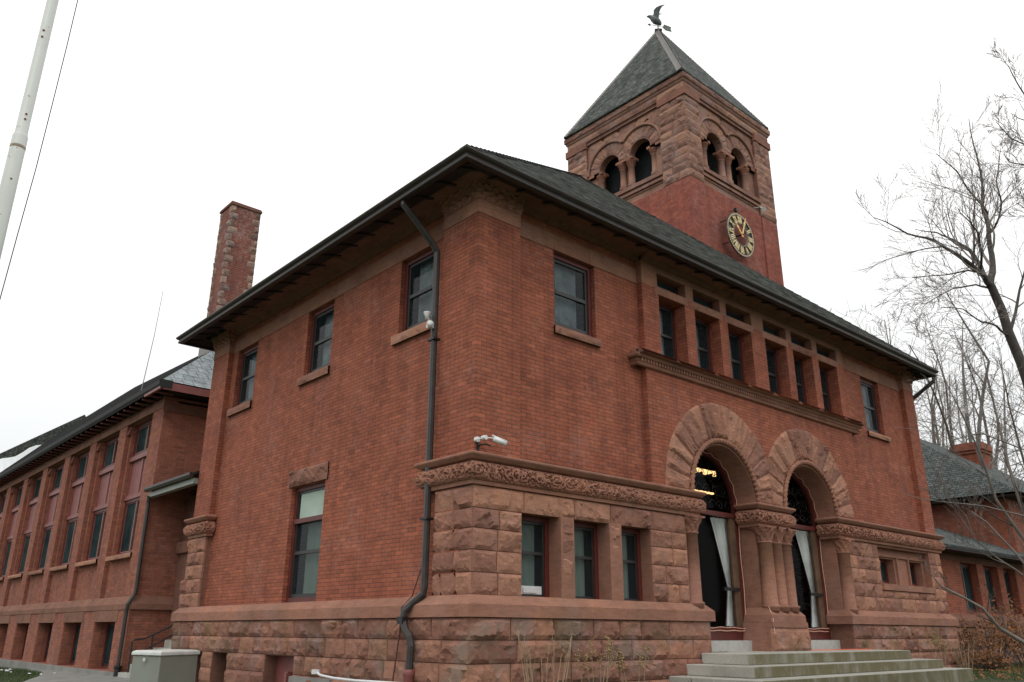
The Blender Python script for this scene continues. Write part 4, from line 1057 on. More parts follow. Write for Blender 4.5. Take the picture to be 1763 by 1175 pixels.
def bar(a, b, w_, k):      # stroke in numeral local coords (x right, y outward), w_ thickness
    an = 2 * PI * k / 12; t = Vector((math.cos(an), 0, -math.sin(an))); r = Vector((math.sin(an), 0, math.cos(an)))
    A_ = Vector(CP(0, 0)) + t * a[0] + r * (.445 + a[1] * .27); B_ = Vector(CP(0, 0)) + t * b[0] + r * (.445 + b[1] * .27)
    h = t * w_ / 2; f = Vector((0, -.012, 0)); g = Vector((0, .025, 0))
    mb.add([A_ - h + f, A_ + h + f, B_ + h + f, B_ - h + f, A_ - h + g, A_ + h + g, B_ + h + g, B_ - h + g], [(0, 1, 2, 3), (0, 4, 5, 1), (1, 5, 6, 2), (2, 6, 7, 3), (3, 7, 4, 0)], 1)
WD = {'I': .062, 'V': .12, 'X': .12}
for k, s in enumerate(NUM):
    tot = sum(WD[c] for c in s); x = -tot / 2
    for c in s:
        w_ = WD[c]; m = x + w_ / 2
        if c == 'I': bar((m, 0), (m, 1), .036, k); bar((m - .0, .0), (m, .05), .056, k); bar((m, .95), (m, 1), .056, k)
        elif c == 'V': bar((m - .04, 1), (m, 0), .04, k); bar((m + .045, 1), (m, 0), .018, k); bar((m - .04, .95), (m - .04, 1), .06, k)
        else: bar((m - .045, 1), (m + .045, 0), .042, k); bar((m + .045, 1), (m - .045, 0), .018, k)
        x += w_
mb.build('numerals', 'gold_pale', CK)
def hand(a, ln, w_, name, d):
    mb = MB(); t = Vector((math.cos(a), 0, -math.sin(a))); r = Vector((math.sin(a), 0, math.cos(a))); o = Vector(CP(0, 0, d))
    pr = [(-.10, w_ * .8), (.0, w_ * 1.1), (ln * .55, w_ * .7), (ln * .60, w_ * 1.7), (ln * .72, w_ * 1.2), (ln * .78, w_ * .5), (ln, w_ * .15)]
    vs = []; fs = []
    for q, ww in pr: vs += [o + r * q - t * ww, o + r * q + t * ww, o + r * q + t * ww + Vector((0, .015, 0)), o + r * q - t * ww + Vector((0, .015, 0))]
    for i in range(len(pr) - 1):
        for j in range(4): fs.append((4 * i + j, 4 * i + (j + 1) % 4, 4 * i + 4 + (j + 1) % 4, 4 * i + 4 + j))
    mb.add(vs, fs, 1); mb.build(name, 'gold', CK)
hand(math.radians(22), .80, .034, 'minute_hand', -.07); hand(math.radians(-42), .50, .036, 'hour_hand', -.05)
mb = MB(); mb.tube([CP(0, 0, -.08), CP(0, 0, .33)], .03, 10)
for a in (-60, -125, 60, 125): mb.tube([CP(.78, math.radians(a), .02), CP(.78, math.radians(a), .36)], .016, 6)
mb.tube([CP(.3, PI * 1.4, .2), CP(0, 0, .2)], .015, 6); mb.build('bracket', 'iron_black', CK)
mb = MB(); mb.box(cx_ - .22, cx_ - .10, cy_ - .05, cy_ + .06, cz_ + .86, cz_ + .98); mb.tube([(cx_ - .15, cy_, cz_ + .92), (cx_ - .1, cy_ + .33, cz_ + 1.0)], .012, 6)
mb.tube([(cx_ - .12, cy_ + .2, cz_ + .97), (cx_ + .25, cy_ + .3, cz_ + 1.05), (cx_ + .6, cy_ + .3, cz_ + 1.2), (cx_ + .9, cy_ + .26, cz_ + 1.5), (cx_ + .98, cy_ + .26, cz_ + 1.8)], .010, 6)
mb.build('lamp_housing', 'iron_black', CK)
FL = thing('tower_floodlight', 'small white lamp fixed under the belfry sill above the clock', 'floodlight')
mb = MB(); mb.tube([(17.05, 4.55, 14.62), (17.02, 4.65, 14.75), (17.1, 4.95, 14.86)], .018, 6); mb.build('arm', 'white_metal', FL)
mb = MB(); mb.tube([(16.88, 4.45, 14.52), (17.05, 4.55, 14.64)], [.09, .05], 10); mb.build('lamp_head', 'white_metal', FL)

# ================================================================== LEFT WING
LW = thing('side_wing', 'long single-storey brick wing with tall red-framed windows beyond the main hall', 'building')
NB = 8; PIT = 3.075; W0 = 14.80; OW = 2.05
LWp = LF(0.0); mb = MB()
ops = [(W0 + i * PIT, W0 + i * PIT + OW) for i in range(NB)]
YE = W0 + NB * PIT + .2
plate(mb, LF(.12), rect(13.9, YE, .6, 6.25), [rect(a, b, 2.0, 5.9) for a, b in ops], .25)
plate(mb, LF(-.1), rect(13.88, YE, -1.3, .52), [rect(a + .12, b - .15, -1.02, .20) for a, b in ops], .5)
for i in range(NB + 1):
    a = 13.9 if i == 0 else ops[i - 1][1]; b = ops[i][0] if i < NB else YE
    if i == 0: mb.box(-.001, .118, a, b - .02, .6, 6.2)
    else: mb.box(-.001, .118, a + .16, b - .16, .6, 6.2)
    if i:
        for k in range(4): mb.box(.02 + .02 * k, .117, a + .02, a + .158, 5.62 + .0677 * k - .0, 5.62 + .0677 * (k + 1) - .002); mb.box(.02 + .02 * k, .117, b - .158, b - .02, 5.62 + .0677 * k, 5.62 + .0677 * (k + 1) - .002)
mb.box(.119, 7, 13.905, 14.15, .5, 6.1); mb.box(.39, 7, 13.885, 14.15, -1.3, .5)          # front wall of the wing
mb.box(6.7, 7, 14.15, YE, -1.3, 6.2); mb.box(.12, 7, YE, YE + .3, -1.3, 6.2)
mb.build('brick_wall', 'brick_dull', LW)
mb = MB(); mb.box(.36, .40, 13.0, YE + .5, 1.0, 1.05) if False else None
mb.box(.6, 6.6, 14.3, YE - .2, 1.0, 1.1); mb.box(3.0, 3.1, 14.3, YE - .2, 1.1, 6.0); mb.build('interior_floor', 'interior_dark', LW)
mb = MB()
mb.sweep([(0, YE), (0, 13.9), (1.6, 13.9)], [(-.05, .50), (.125, .50), (.125, .64), (.0, .84), (-.05, .84)], tint=.95)
u = 13.9
for i in range(NB):
    a, b = ops[i]; tbox(mb, LF(-.1), a - .02, b - .02, -.015, .2, .20, .497, random.uniform(.9, 1.1))
mb.box(.01, .13, 13.87, YE, 6.1, 6.22, .8); mb.box(-.02, .14, 13.88, YE, 5.92, 6.10, .95)
mb.box(-.04, 3, 13.87, 13.9, 5.80, 6.06, .8); mb.box(-.06, 3, 13.84, 13.9, 6.14, 6.22, .8)
mb.build('stone_trim', 'sandstone_dark', LW)
mb = MB()
for a, b in ops: tbox(mb, LF(0), a - .06, b + .06, -.04, .13, 1.87, 1.99); rock(mb, lambda p, q, d, a=a, b=b: (-.045 - d, a - .06 + p * (b - a + .12), 1.87 + q * .12), b - a + .12, .12, .02, cell=.05)
mb.build('sill', 'sandstone', LW)
mb = MB(); mb.box(-.22, -.1, 13.8, YE, -1.4, -1.03); mb.build('foundation', 'concrete_path', LW)
for i, (a, b) in enumerate(ops):
    T = LF(.12)
    window(LW, T, a, b, 2.0, 3.62, .12, 'blind' if i % 3 == 5 else None, .09, .03, split=9, gl='glass_dark', vbar=True, sashmat='red_panel')
    window(LW, T, a, b, 4.92, 5.9, .12, None, .09, .03, split=9, gl='glass_dark', vbar=True, sashmat='red_panel')
    mb = MB(); tbox(mb, T, a, b, .14, .2, 3.62, 4.92); tbox(mb, T, a, b, .08, .15, 3.62, 3.74); tbox(mb, T, a, b, .05, .15, 4.78, 4.92)
    tbox(mb, T, a, a + .09, .11, .15, 3.74, 4.78); tbox(mb, T, b - .09, b, .11, .15, 3.74, 4.78); tbox(mb, T, (a + b) / 2 - .05, (a + b) / 2 + .05, .11, .15, 3.74, 4.78)
    mb.build('panel', 'red_panel', LW)
    window(LW, LF(-.1), a + .12, b - .15, -1.02, .20, .34, None, .07, .04, split=9, gl='glass_dark', vbar=True)
# roof: hipped, eave running back
mb = MB()
ZE = 6.46
rv = [(-.42, 13.15, ZE), (-.42, YE + .4, ZE), (3.05, YE + .4, 10.05), (3.05, 27.6, 10.05), (3.0, 17.2, 9.55), (7.4, 13.15, ZE), (7.4, YE + .4, ZE)]
mb.add(rv, [(0, 1, 2, 3), (0, 3, 4), (4, 3, 2, 6, 5)], 1); lr = mb.build('roof', 'dark_shingle', LW)
mb = MB(); mb.add([(-.42, 13.15, ZE), (7.4, 13.15, ZE), (3.0, 17.2, 9.55)], [(0, 1, 2)], 1); mb.build('slate_hip', 'slate_large', LW)
mb = MB(); mb.sweep([(0 - .42, YE + .4), (-.42, 13.15)], [(-.3, ZE - .20), (.0, ZE - .20), (.05, ZE - .12), (.06, ZE + .0), (.02, ZE + .03), (-.3, ZE + .03)], tint=1); mb.build('gutter', 'black_fascia', LW)
mb = MB(); mb.box(-.40, 7.38, 13.2, YE + .38, ZE - .20, ZE - .17); mb.build('soffit', 'soffit_brown', LW)
mb = MB(); mb.box(-.44, -.36, 13.16, 14.4, ZE - .24, ZE - .05); mb.box(-.4, 4, 13.16, 13.2, ZE - .24, ZE - .03); mb.build('fascia', 'red_panel', LW)
mb = MB(); y = 13.6
while y < YE: mb.box(-.37, .1, y, y + .06, ZE - .25, ZE - .205); y += .55
mb.build('rafter_ends', 'red_panel', LW)
mb = MB(); mb.tube([(-.1, 13.75, 3.4), (-.08, 13.8, 3.2), (-.06, 13.8, 1.0), (-.08, 13.8, .86), (-.2, 13.82, .62), (-.2, 13.85, .4), (-.2, 13.85, -1.2)], .05, 8); mb.build('downspout', 'pipe_dark', LW)
mb = MB(); mb.lathe((-.2, 13.85, 0), [(-1.25, .08), (-.93, .08), (-.9, .1), (-.86, .1)], 12); mb.build('downpipe_socket', 'iron_black', LW)
# chimney
CH = MB(); x0, x1, y0, y1 = 2.0, 3.05, 16.2, 17.15
CH.box(x0, x1, y0, y1, 6, 14.05); ch = CH.build('chimney', 'brick_chimney', LW)
mb = MB(); mb.box(x0 - .045, x1 + .045, y0 - .045, y1 + .045, 14.04, 14.12, .8); mb.box(x0 - .02, x1 + .02, y0 - .02, y1 + .02, 14.12, 14.17, .8); mb.build('chimney_cap', 'sandstone_dark', ch)
mb = MB(); z = 8.4; k = 0
while z < 13.85:
    hgt = .24; wa, wb = (.28, .15) if k % 2 else (.16, .28); wa *= random.uniform(.7, 1.15); wb *= random.uniform(.7, 1.15)
    for (cx, sx) in ((x0, 1), (x1, -1)):
        rock(mb, lambda p, q, d, cx=cx, sx=sx, wa=wa, z=z: (cx + sx * (p * wa - .012), y0 - .006 - d, z + q * .23), wa, .23, .035, cell=.06, tint=random.choice((.6, .8, 1, 1.3)))
    for (cyy, sy) in ((y0, 1), (y1, -1)):
        rock(mb, lambda p, q, d, cyy=cyy, sy=sy, wb=wb, z=z: (x0 - .006 - d, cyy + sy * (p * wb - .012), z + q * .23), wb, .23, .035, cell=.06, tint=random.uniform(.75, 1.25))
    z += hgt * 1.12; k += 1
mb.build('quoins', 'quoin_stone', ch)
mb = MB(); mb.box(x0 - .08, x1 + .08, y0 - .12, y1 + .1, 8.2, 8.95); mb.build('flashing', 'clock_rim', ch)
mb = MB(); mb.tube([(-.12, 15.9, 6.5), (-.05, 15.95, 7.3), (.05, 16, 8.6), (.10, 16, 10.15)], [.015, .012, .010, .007], 6); mb.build('antenna_rod', 'clock_rim', LW)
# snow-covered roof further back
FW = thing('far_block', 'low building with a snow-covered roof behind the long wing', 'building')
p1, p2 = D(-30, 795, 62), D(146, 714, 50); p3, p4 = D(-60, 850, 60), D(190, 790, 48)
mb = MB(); bk = Vector((8, 14, -3)); mb.add([p1, p2, p4, p3, p1 + bk, p2 + bk], [(0, 1, 2, 3), (0, 4, 5, 1)], 1); mb.build('roof', 'slate_tower', FW)
q = lambda a, b, t: a.lerp(b, t)
n_ = Vector((-.35, -.2, .25)).normalized() * .12
mb = MB(); vs = []; fs = []; K = 16
for i in range(K + 1):
    t = i / K; top = .30 + .05 * math.sin(i * 1.3) + (.28 if i in (11, 12) else 0); a = q(q(p1, p2, t), q(p3, p4, t), top); b = q(p3, p4, t); vs += [a + n_, b + n_, a, b]
for i in range(K): fs += [(4 * i, 4 * i + 4, 4 * i + 5, 4 * i + 1), (4 * i, 4 * i + 2, 4 * i + 6, 4 * i + 4)]
mb.add(vs, fs, 1); mb.build('roof_snow', 'snow', FW)
mb = MB(); g = Vector((0, 0, 1)); A_, B_ = p3 + Vector((1, 1, -.1)), p4 + Vector((1, 1, -.1)); C_, D_ = A_ + Vector((10, 14, 0)), B_ + Vector((10, 14, 0))
mb.add([A_, B_, D_, C_] + [Vector((v.x, v.y, -1.5)) for v in (A_, B_, D_, C_)], [(0, 1, 5, 4), (1, 2, 6, 5), (2, 3, 7, 6), (3, 0, 4, 7)], 1); mb.build('wall', 'brick_dull', FW)
# link porch between hall and wing
mb = MB()
PO = thing('side_porch', 'recessed side entrance porch with small dark lean-to roof between hall and wing', 'porch')
mb.add([(-.12, 10.66, 3.62), (-.12, 13.88, 3.62), (1.9, 13.88, 4.5), (1.9, 10.66, 4.5), (-.12, 10.66, 3.56), (-.12, 13.88, 3.56), (1.9, 13.88, 4.44), (1.9, 10.66, 4.44)], [(0, 1, 2, 3), (7, 6, 5, 4), (0, 4, 5, 1), (0, 3, 7, 4), (1, 5, 6, 2)], 1)
mb.build('roof', 'asphalt_shingle', PO)
mb = MB(); mb.sweep([(-.12, 13.88), (-.12, 10.7)], [(0, 3.50), (.07, 3.50), (.10, 3.56), (.10, 3.62), (0, 3.62)], tint=1); mb.build('gutter', 'bronze_paint', PO)
mb = MB(); mb.box(-.10, .05, 10.7, 13.86, 3.36, 3.49); mb.build('fascia', 'cabinet_green', PO)
mb = MB(); mb.box(1.25, 1.5, 10.5, 13.9, -1.3, 4.3); mb.build('back_wall', 'brick_dull', PO)
mb = MB(); mb.box(.95, 1.24, 13.15, 13.88, -1.2, 1.95, .8); mb.box(.85, 1.28, 13.05, 13.89, 1.95, 2.25, .9); mb.box(1.0, 1.24, 12.9, 13.88, 2.25, 3.5, .7)
mb.box(.95, 1.24, 10.7, 11.3, -1.2, 3.5, .8)
mb.build('stone_jamb', 'sandstone_dark', PO)
mb = MB(); mb.box(1.18, 1.245, 11.3, 13.15, .1, 3.2); mb.build('door', 'wood_brown', PO)
mb = MB()
for k in range(6): mb.box(-.25 + .26 * k, 1.24, 11.0, 13.6, -1.3, -1.0 + .19 * k)
mb.build('step_block', 'granite', PO)
RL = thing('iron_railing', 'black pipe handrail beside the side entrance steps', 'railing')
mb = MB(); T = lambda x, z, y=13.3: (x, y, z)
mb.tube([T(-.12, -1.0), T(-.12, -.28), T(-.08, -.24), T(.17, -.21), T(.22, -.19), T(.95, .17)], .022, 8); mb.build('handrail', 'iron_black', RL)
mb = MB(); mb.tube([T(-.12, -.47), T(-.05, -.52), T(.17, -.50), T(.95, -.08)], .02, 8); mb.build('lower_rail', 'iron_black', RL)
mb = MB(); mb.tube([T(.37, -.12), T(.36, -1.0)], .02, 8); mb.build('post', 'iron_black', RL)
mb = MB(); mb.tube([(.27, 11.2, .15), (.21, 11.2, -.40), (.20, 11.2, -.9)], .022, 8); mb.tube([(.27, 11.2, .15), (.6, 11.2, .4)], .026, 8); mb.build('near_rail', 'iron_black', RL)

# ================================================================== RIGHT WINGS
RW = thing('link_wing', 'low brick link wing with three tall dark windows right of the hall', 'building')
mb = MB(); yw = 1.0; ro = [(20.05, 21.35), (21.9, 23.1), (23.6, 24.7)]
plate(mb, FR(yw), rect(16.1, 25.5, .4, 2.6), [rect(a, b, .62, 2.08) for a, b in ro], .3)
mb.box(25.2, 25.5, 1.3, 12, -1.2, 2.6); mb.box(16.1, 25.2, 11.7, 12, -1.2, 2.6); mb.build('brick_wall', 'brick', RW)
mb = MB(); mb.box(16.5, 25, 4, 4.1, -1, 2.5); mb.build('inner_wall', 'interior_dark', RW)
mb = MB(); mb.sweep([(16.1, yw), (25.5, yw)], [(-.05, .19), (.15, .19), (.15, .36), (.0, .55), (-.05, .55)], tint=.9); mb.box(16.1, 25.5, yw - .02, yw + .1, 2.10, 2.3, .85); mb.build('stone_trim', 'sandstone_dark', RW)
mb = MB(); ashlar(mb, FR(yw - .1), 16.1, 25.5, BZ[1:], (), .5, 1.0, .05, cell=.09); mb.box(16.1, 25.5, yw - .08, yw + .2, -1.3, .18, .8); mb.build('rough_stone_base', 'sandstone_base', RW)
for a, b in ro: window(RW, FR(yw), a, b, .62, 2.08, .2, None, .08, .05, split=9, gl='glass_dark', vbar=True)
mb = MB(); A_ = [(16.1, .35, 2.42), (26.3, .35, 2.42), (26.3, 4.2, 4.0), (16.1, 4.2, 4.0)]; mb.add(A_ + [(x, y, z - .07) for x, y, z in A_], [(0, 1, 2, 3), (7, 6, 5, 4), (0, 4, 5, 1), (1, 5, 6, 2)], 1); mb.build('roof', 'slate_rows', RW)
mb = MB(); mb.box(16.1, 26.2, .36, 1.0, 2.28, 2.34); mb.build('soffit', 'soffit_brown', RW)
PW = thing('rear_block', 'hip-roofed brick block with a squat chimney behind the link wing', 'building')
mb = MB(); mb.box(25.9, 38, 1.2, 14, -1.2, 4.7); mb.build('brick_wall', 'brick_dull', PW)
mb = MB(); mb.box(25.86, 26.2, 1.16, 1.6, -1.2, 4.6, .9); mb.build('corner_pier', 'brick', PW)
mb = MB(); mb.box(25.3, 38.5, .7, 14.5, 4.66, 4.72); mb.build('soffit', 'soffit_brown', PW)
mb = MB(); E4 = [(25.2, .55, 4.78), (38.8, .55, 4.78), (38.8, 14.6, 4.78), (25.2, 14.6, 4.78)]; R2 = [(29.5, 6.2, 8.6), (34, 6.2, 8.6)]
mb.add(E4 + R2, [(0, 1, 5, 4), (1, 2, 5), (2, 3, 4, 5), (3, 0, 4)], 1); mb.build('roof', 'slate_rows', PW)
cc = MB(); cc.box(32.08, 33.1, 3.8, 4.95, 6.0, 7.75); ch2 = cc.build('chimney', 'brick', PW)
mb = MB(); mb.box(32.02, 33.16, 3.74, 5.01, 7.65, 7.78, .9); mb.box(31.96, 33.22, 3.68, 5.07, 7.78, 8.02, .9); mb.box(32.02, 33.16, 3.74, 5.01, 8.02, 8.13, .9); mb.build('chimney_cap', 'brick_dull', ch2)

# ================================================================== STEPS
ST = thing('entrance_steps', 'three wide mossy granite steps in front of the arches', 'steps')
for k, (x0, x1, yf, z) in enumerate(((5.05, 11.15, -1.06, -.335), (4.6, 11.7, -1.46, -.51), (4.15, 12.1, -1.88, -.685))):
    mb = MB(); u = x0; yb = .3 if k == 0 else yf + .6
    zb = z - .172 - (.5 if k == 2 else 0)
    cuts = [x0] + sorted(x0 + (x1 - x0) * (i + random.uniform(-.12, .12)) / 4 for i in range(1, 4)) + [x1]
    for a, b in zip(cuts, cuts[1:]):
        if k == 0: mb.box(a + .003, b - .003, yf, -.13 if (a < 5.6 or b > 10.6) else .27, zb, z)
        else: mb.box(a + .003, b - .003, yf, .0, zb, z)
    o = mb.build('step', 'granite', ST)
    bv = o.modifiers.new('edge', 'BEVEL'); bv.width = .012; bv.segments = 2
mb = MB(); mb.box(5.3, 10.7, -.1, .3, -1.2, -.345); mb.build('step_core', 'granite', ST)

# ================================================================== SMALL THINGS
# security camera
SCm = thing('security_camera', 'white bullet camera above the carved belt at the hall corner', 'camera')
mb = MB(); mb.tube([(.04, -.20, 2.69), (.13, -.26, 2.69), (.17, -.27, 2.675)], .010, 8); mb.tube([(.03, .0, 2.69), (.03, -.2, 2.69)], .012, 8); mb.tube([(.03, -.005, 2.69), (.03, -.06, 2.69)], .04, 14); mb.build('arm', 'white_metal', SCm)
mb = MB(); mb.tube([(.03, -.16, 2.69), (.03, -.24, 2.69)], .035, 12); mb.build('joint', 'white_metal', SCm)
mb = MB(); mb.tube([(.15, -.27, 2.68), (.34, -.33, 2.62)], .037, 16); mb.tube([(.13, -.262, 2.728), (.365, -.335, 2.66)], .012, 6); mb.build('housing', 'white_metal', SCm, True)
OB = thing('iron_bracket', 'old black iron hook bracket below the security camera', 'bracket')
mb = MB(); mb.box(.05, .09, -.02, .0, 2.53, 2.66); mb.tube([(.07, -.0, 2.59), (.07, -.08, 2.61), (.10, -.16, 2.61), (.16, -.20, 2.59)], .012, 6); mb.build('arm', 'iron_black', OB)
mb = MB(); mb.tube([(.16 + .07 * math.cos(t * .5), -.08, 2.59 + .07 * math.sin(t * .5)) for t in range(0, 12)], .003, 4); mb.build('wire_loop', 'iron_black', OB)
FD = thing('wall_floodlight', 'twin white floodlight on the downspout below the upstairs window', 'floodlight')
mb = MB(); mb.tube([(-.07, 1.02, 4.72), (-.2, .99, 4.72)], .03, 8); mb.box(-.22, -.15, .95, 1.04, 4.69, 4.76); mb.tube([(-.2, .99, 4.76), (-.22, .99, 4.86)], .014, 6); mb.build('base', 'white_metal', FD)
mb = MB(); mb.lathe((-.24, 1.0, 4.83), [(0, .03), (.06, .035), (.11, .06), (.12, .06), (.1, .01)], 14); mb.build('lamp_head', 'white_metal', FD, True)
mb = MB(); mb.tube([(-.2, .96, 4.72), (-.27, .86, 4.70)], [.03, .06], 12); mb.build('lamp_head', 'white_metal', FD, True)
mb = MB(); mb.tube([D(545, 1158, 12.95), D(552, 1163, 12.8), D(575, 1168, 12.6), D(610, 1172, 12.3), D(700, 1178, 11.6)], .017, 8); mb.box(*[v for p in zip(D(543, 1157, 12.95) - Vector((.04, .04, .03)), D(543, 1157, 12.95) + Vector((.04, .04, .03))) for v in p])
tag(mb.build('white_conduit', 'white_plastic'), 'white plastic conduit running low along the stone base', 'conduit')
# string lights round the arches
for c, nm in ((A1, 'left-hand'), (A2, 'right-hand')):
    mb = MB(); pts = []
    for k in range(40):
        t = PI * .56 * (1 - k / 39); rr = 1.0 + .02 * math.sin(k * .9); pts.append((c + rr * math.cos(t), .43, ASP + rr * math.sin(t)))
    for k in range(24): pts.append((c + 1.0 + .012 * math.sin(k * .5), .43, ASP - (k + 1) * .095))
    if c == A1:
        pts += [(7.43, .40, .0), (7.46, .2, -.15), (7.42, .0, -.20), (7.37, -.17, -.16), (7.36, -.19, .0), (7.40, -.15, .3), (7.45, -.05, .5)]
    mb.tube(pts, .008, 5)
    P = []
    for k in range(24): P.append((c - 1.0 + k * .082, .43 - .02 * (k % 2), .035 + .006 * math.sin(k * 1.1)))
    mb.tube(P, .009, 5); mb.tube([(x, y - .02, z + .055 + .008 * math.sin(x * 5)) for x, y, z in P], .007, 5)
    tag(mb.build('string_lights', 'cord_pale'), 'thin orange and white light cord hung around the %s arch' % nm, 'string lights', 'light cords on the arched doors')
mb = MB(); mb.tube([(8.75, .2, -.325), (8.9, .0, -.33), (9.4, -.12, -.33), (10.0, -.08, -.33), (10.6, -.16, -.33), (10.9, -.3, -.33), (11.05, -.5, -.5), (11.5, -.6, -.51), (11.9, -.7, -.9), (13, -.6, -.88), (14.5, -.4, -.86)], .012, 6)
tag(mb.build('extension_cord', 'orange_cord'), 'orange extension cord lying on the top granite step', 'cord')
# utility cabinet
a_, b_, c_ = Vector((-2.71, 5.27, 0)), Vector((-2.52, 4.55, 0)), Vector((-1.72, 5.05, 0)); d_ = a_ + c_ - b_
UC = thing('utility_cabinet', 'grey-green utility cabinet with pale lid in front of the side porch', 'cabinet')
gb = -1.35; mb = MB()
def prism(q4, z0, z1, s0=1.0, s1=1.0):
    ce = sum(q4, Vector()) / 4
    lo = [ce + (p - ce) * s0 for p in q4]; hi_ = [ce + (p - ce) * s1 for p in q4]
    mb.add([(p.x, p.y, z0) for p in lo] + [(p.x, p.y, z1) for p in hi_], [(3, 2, 1, 0), (4, 5, 6, 7)] + [(i, (i + 1) % 4, 4 + (i + 1) % 4, 4 + i) for i in range(4)], 1)
prism([a_, b_, c_, d_], gb, -.385, 1.03, .99); o = mb.build('body', 'cabinet_green', UC); bv = o.modifiers.new('b', 'BEVEL'); bv.width = .02; bv.segments = 3
mb = MB(); prism([a_, b_, c_, d_], -.383, -.33, 1.05, 1.04); prism([a_, b_, c_, d_], -.33, -.31, 1.04, .9); o = mb.build('lid', 'cabinet_top', UC); bv = o.modifiers.new('b', 'BEVEL'); bv.width = .012; bv.segments = 3
mb = MB(); m_ = (a_ + b_) / 2 + Vector((-.035, -.01, 0)); mb.box(m_.x - .01, m_.x + .015, m_.y - .02, m_.y + .02, -.47, -.42); mb.build('latch', 'white_metal', UC)
# flagpole
FP = thing('flagpole', 'tall white steel flagpole with rust spots at the left edge', 'flagpole')
fx, fy = -6.68, -2.0
mb = MB(); mb.lathe((fx, fy, 0), [(-1.5, .075), (3.0, .062), (3.98, .060), (4.0, .056), (4.02, .050), (5.9, .046), (5.93, .042), (9, .040), (9.05, .034), (12, .03)], 24); mb.build('pole', 'pole_white', FP, True)
for zz in (5.00, 5.07, 4.19, 4.14, 3.55):
    dv = Vector((CAMP.x - fx, CAMP.y - fy, 0)).normalized(); dv = Vector((dv.x * .93 + dv.y * .3 * (1 if zz > 4.5 else -.3), dv.y * .93 - dv.x * .3, 0)).normalized(); q0 = Vector((fx, fy, zz)); rr_ = .049 if zz > 4 else .057
    mb = MB(); mb.tube([q0 + dv * (rr_ - .01), q0 + dv * (rr_ + .005)], [.013, .009], 8); mb.build('rusty_bolt', 'rust', FP)
mb = MB(); mb.lathe((fx, fy, 0), [(3.86, .0607), (3.875, .0615), (3.89, .0605)], 20); mb.build('rust_ring', 'rust_pale', FP)
mb = MB(); mb.lathe((fx, fy, 0), [(-1.55, .3), (-1.45, .3), (-1.4, .16)], 20); mb.build('base_collar', 'white_metal', FP)
mb = MB(); mb.lathe((fx, fy, 0), [(12, .02), (12.06, .1), (12.14, .1), (12.2, .02)], 16); mb.build('finial', 'gold', FP, True)
mb = MB(); mb.tube([D(-40, 630, 9.6), D(0, 515, 9.65), D(30, 405, 9.7), D(62, 290, 9.85), D(90, 180, 10.0), D(115, 80, 10.2), D(134, 0, 10.4), D(160, -130, 10.9), D(176, -260, 11.5)], .005, 5); mb.tube([(fx, fy, 11.9), D(176, -260, 11.5)], .005, 5); mb.build('halyard', 'iron_black', FP)

# ================================================================== VEGETATION
def wob(p, s, sd): return Vector((noise.noise(p * s + Vector((sd, 0, 0))), noise.noise(p * s + Vector((0, sd, 9))), noise.noise(p * s + Vector((5, 3, sd)))))
class Tree:
    def __init__(s, seed): s.T = MB(); s.C = MB(); s.r = random.Random(seed); s.sd = seed * 3.7; s.tips = []
    def limb(s, p, d, ln, r, lv, maxlv, spread=.6, up=.12, crowd=1.0, minr=.004):
        n = max(3, int(ln / (.5 if lv < 2 else .35)) + 1); n = min(n, 9); pts = [p.copy()]; rs = [r]; q = p.copy(); dd = d.normalized()
        for i in range(n):
            dd = (dd + wob(q, .9, s.sd + lv) * .26 + Vector((s.r.uniform(-.1, .1), s.r.uniform(-.1, .1), s.r.uniform(-.06, .06) + up * .5))).normalized()
            q = q + dd * (ln / n); pts.append(q.copy()); rs.append(max(minr, r * (1 - .72 * (i + 1) / n)))
        (s.T if lv <= 1 else s.C).tube(pts, rs, 7 if lv == 0 else 5 if lv == 1 else 3, False)
        s.kids(pts, rs, ln, lv, maxlv, spread, up, crowd, minr)
    def kids(s, pts, rs, ln, lv, maxlv, spread, up, crowd, minr, t0=.22):
        if lv >= maxlv: s.tips.append(pts[-1]); return
        k = max(2, int((5.2 if lv < 2 else 4.4) * crowd)); n = len(pts) - 1
        for i in range(k):
            t = t0 + (1 - t0) * (i + s.r.random()) / k; f = t * n; a = min(n - 1, int(f)); q = pts[a].lerp(pts[a + 1], f - a); rr = rs[a] + (rs[a + 1] - rs[a]) * (f - a)
            d = (pts[a + 1] - pts[a]).normalized(); o = Vector((s.r.gauss(0, 1), s.r.gauss(0, 1), s.r.gauss(0, 1))); o = (o - d * o.dot(d)).normalized()
            nd_ = (d * (1 - spread * .55) + o * spread * s.r.uniform(.6, 1.1) + Vector((0, 0, up))).normalized()
            s.limb(q, nd_, ln * s.r.uniform(.38, .62) * (1.15 - .45 * t), max(minr, rr * s.r.uniform(.5, .68)), lv + 1, maxlv, spread, up, crowd, minr)
    def guided(s, pts, r0, r1, lv, maxlv, ln=None, **k):
        P = []
        for i in range(len(pts) - 1):
            for t in (0, .33, .66): P.append(pts[i].lerp(pts[i + 1], t))
        P.append(pts[-1]); P = [p + wob(p, .8, s.sd) * (.10 if 0 < i < len(P) - 1 else 0) * k.get('wig', 1) for i, p in enumerate(P)]
        n = len(P) - 1; rs = [r0 + (r1 - r0) * (i / n) for i in range(n + 1)]
        s.T.tube(P, rs, 9 if r0 > .1 else 6, False)
        L_ = sum((P[i + 1] - P[i]).length for i in range(n))
        s.kids(P, rs, ln or L_ * .55, lv, maxlv, k.get('spread', .7), k.get('up', .1), k.get('crowd', 1.2), k.get('minr', .006), k.get('t0', .3))
    def build(s, name, label, cat, group=None, bark='bark_dark', twig='twig'):
        t = thing(name, label, cat, group); s.T.build('trunk', bark, t, True, recalc=False)
        if s.C.v: s.C.build('crown', twig, t, recalc=False)
        return t
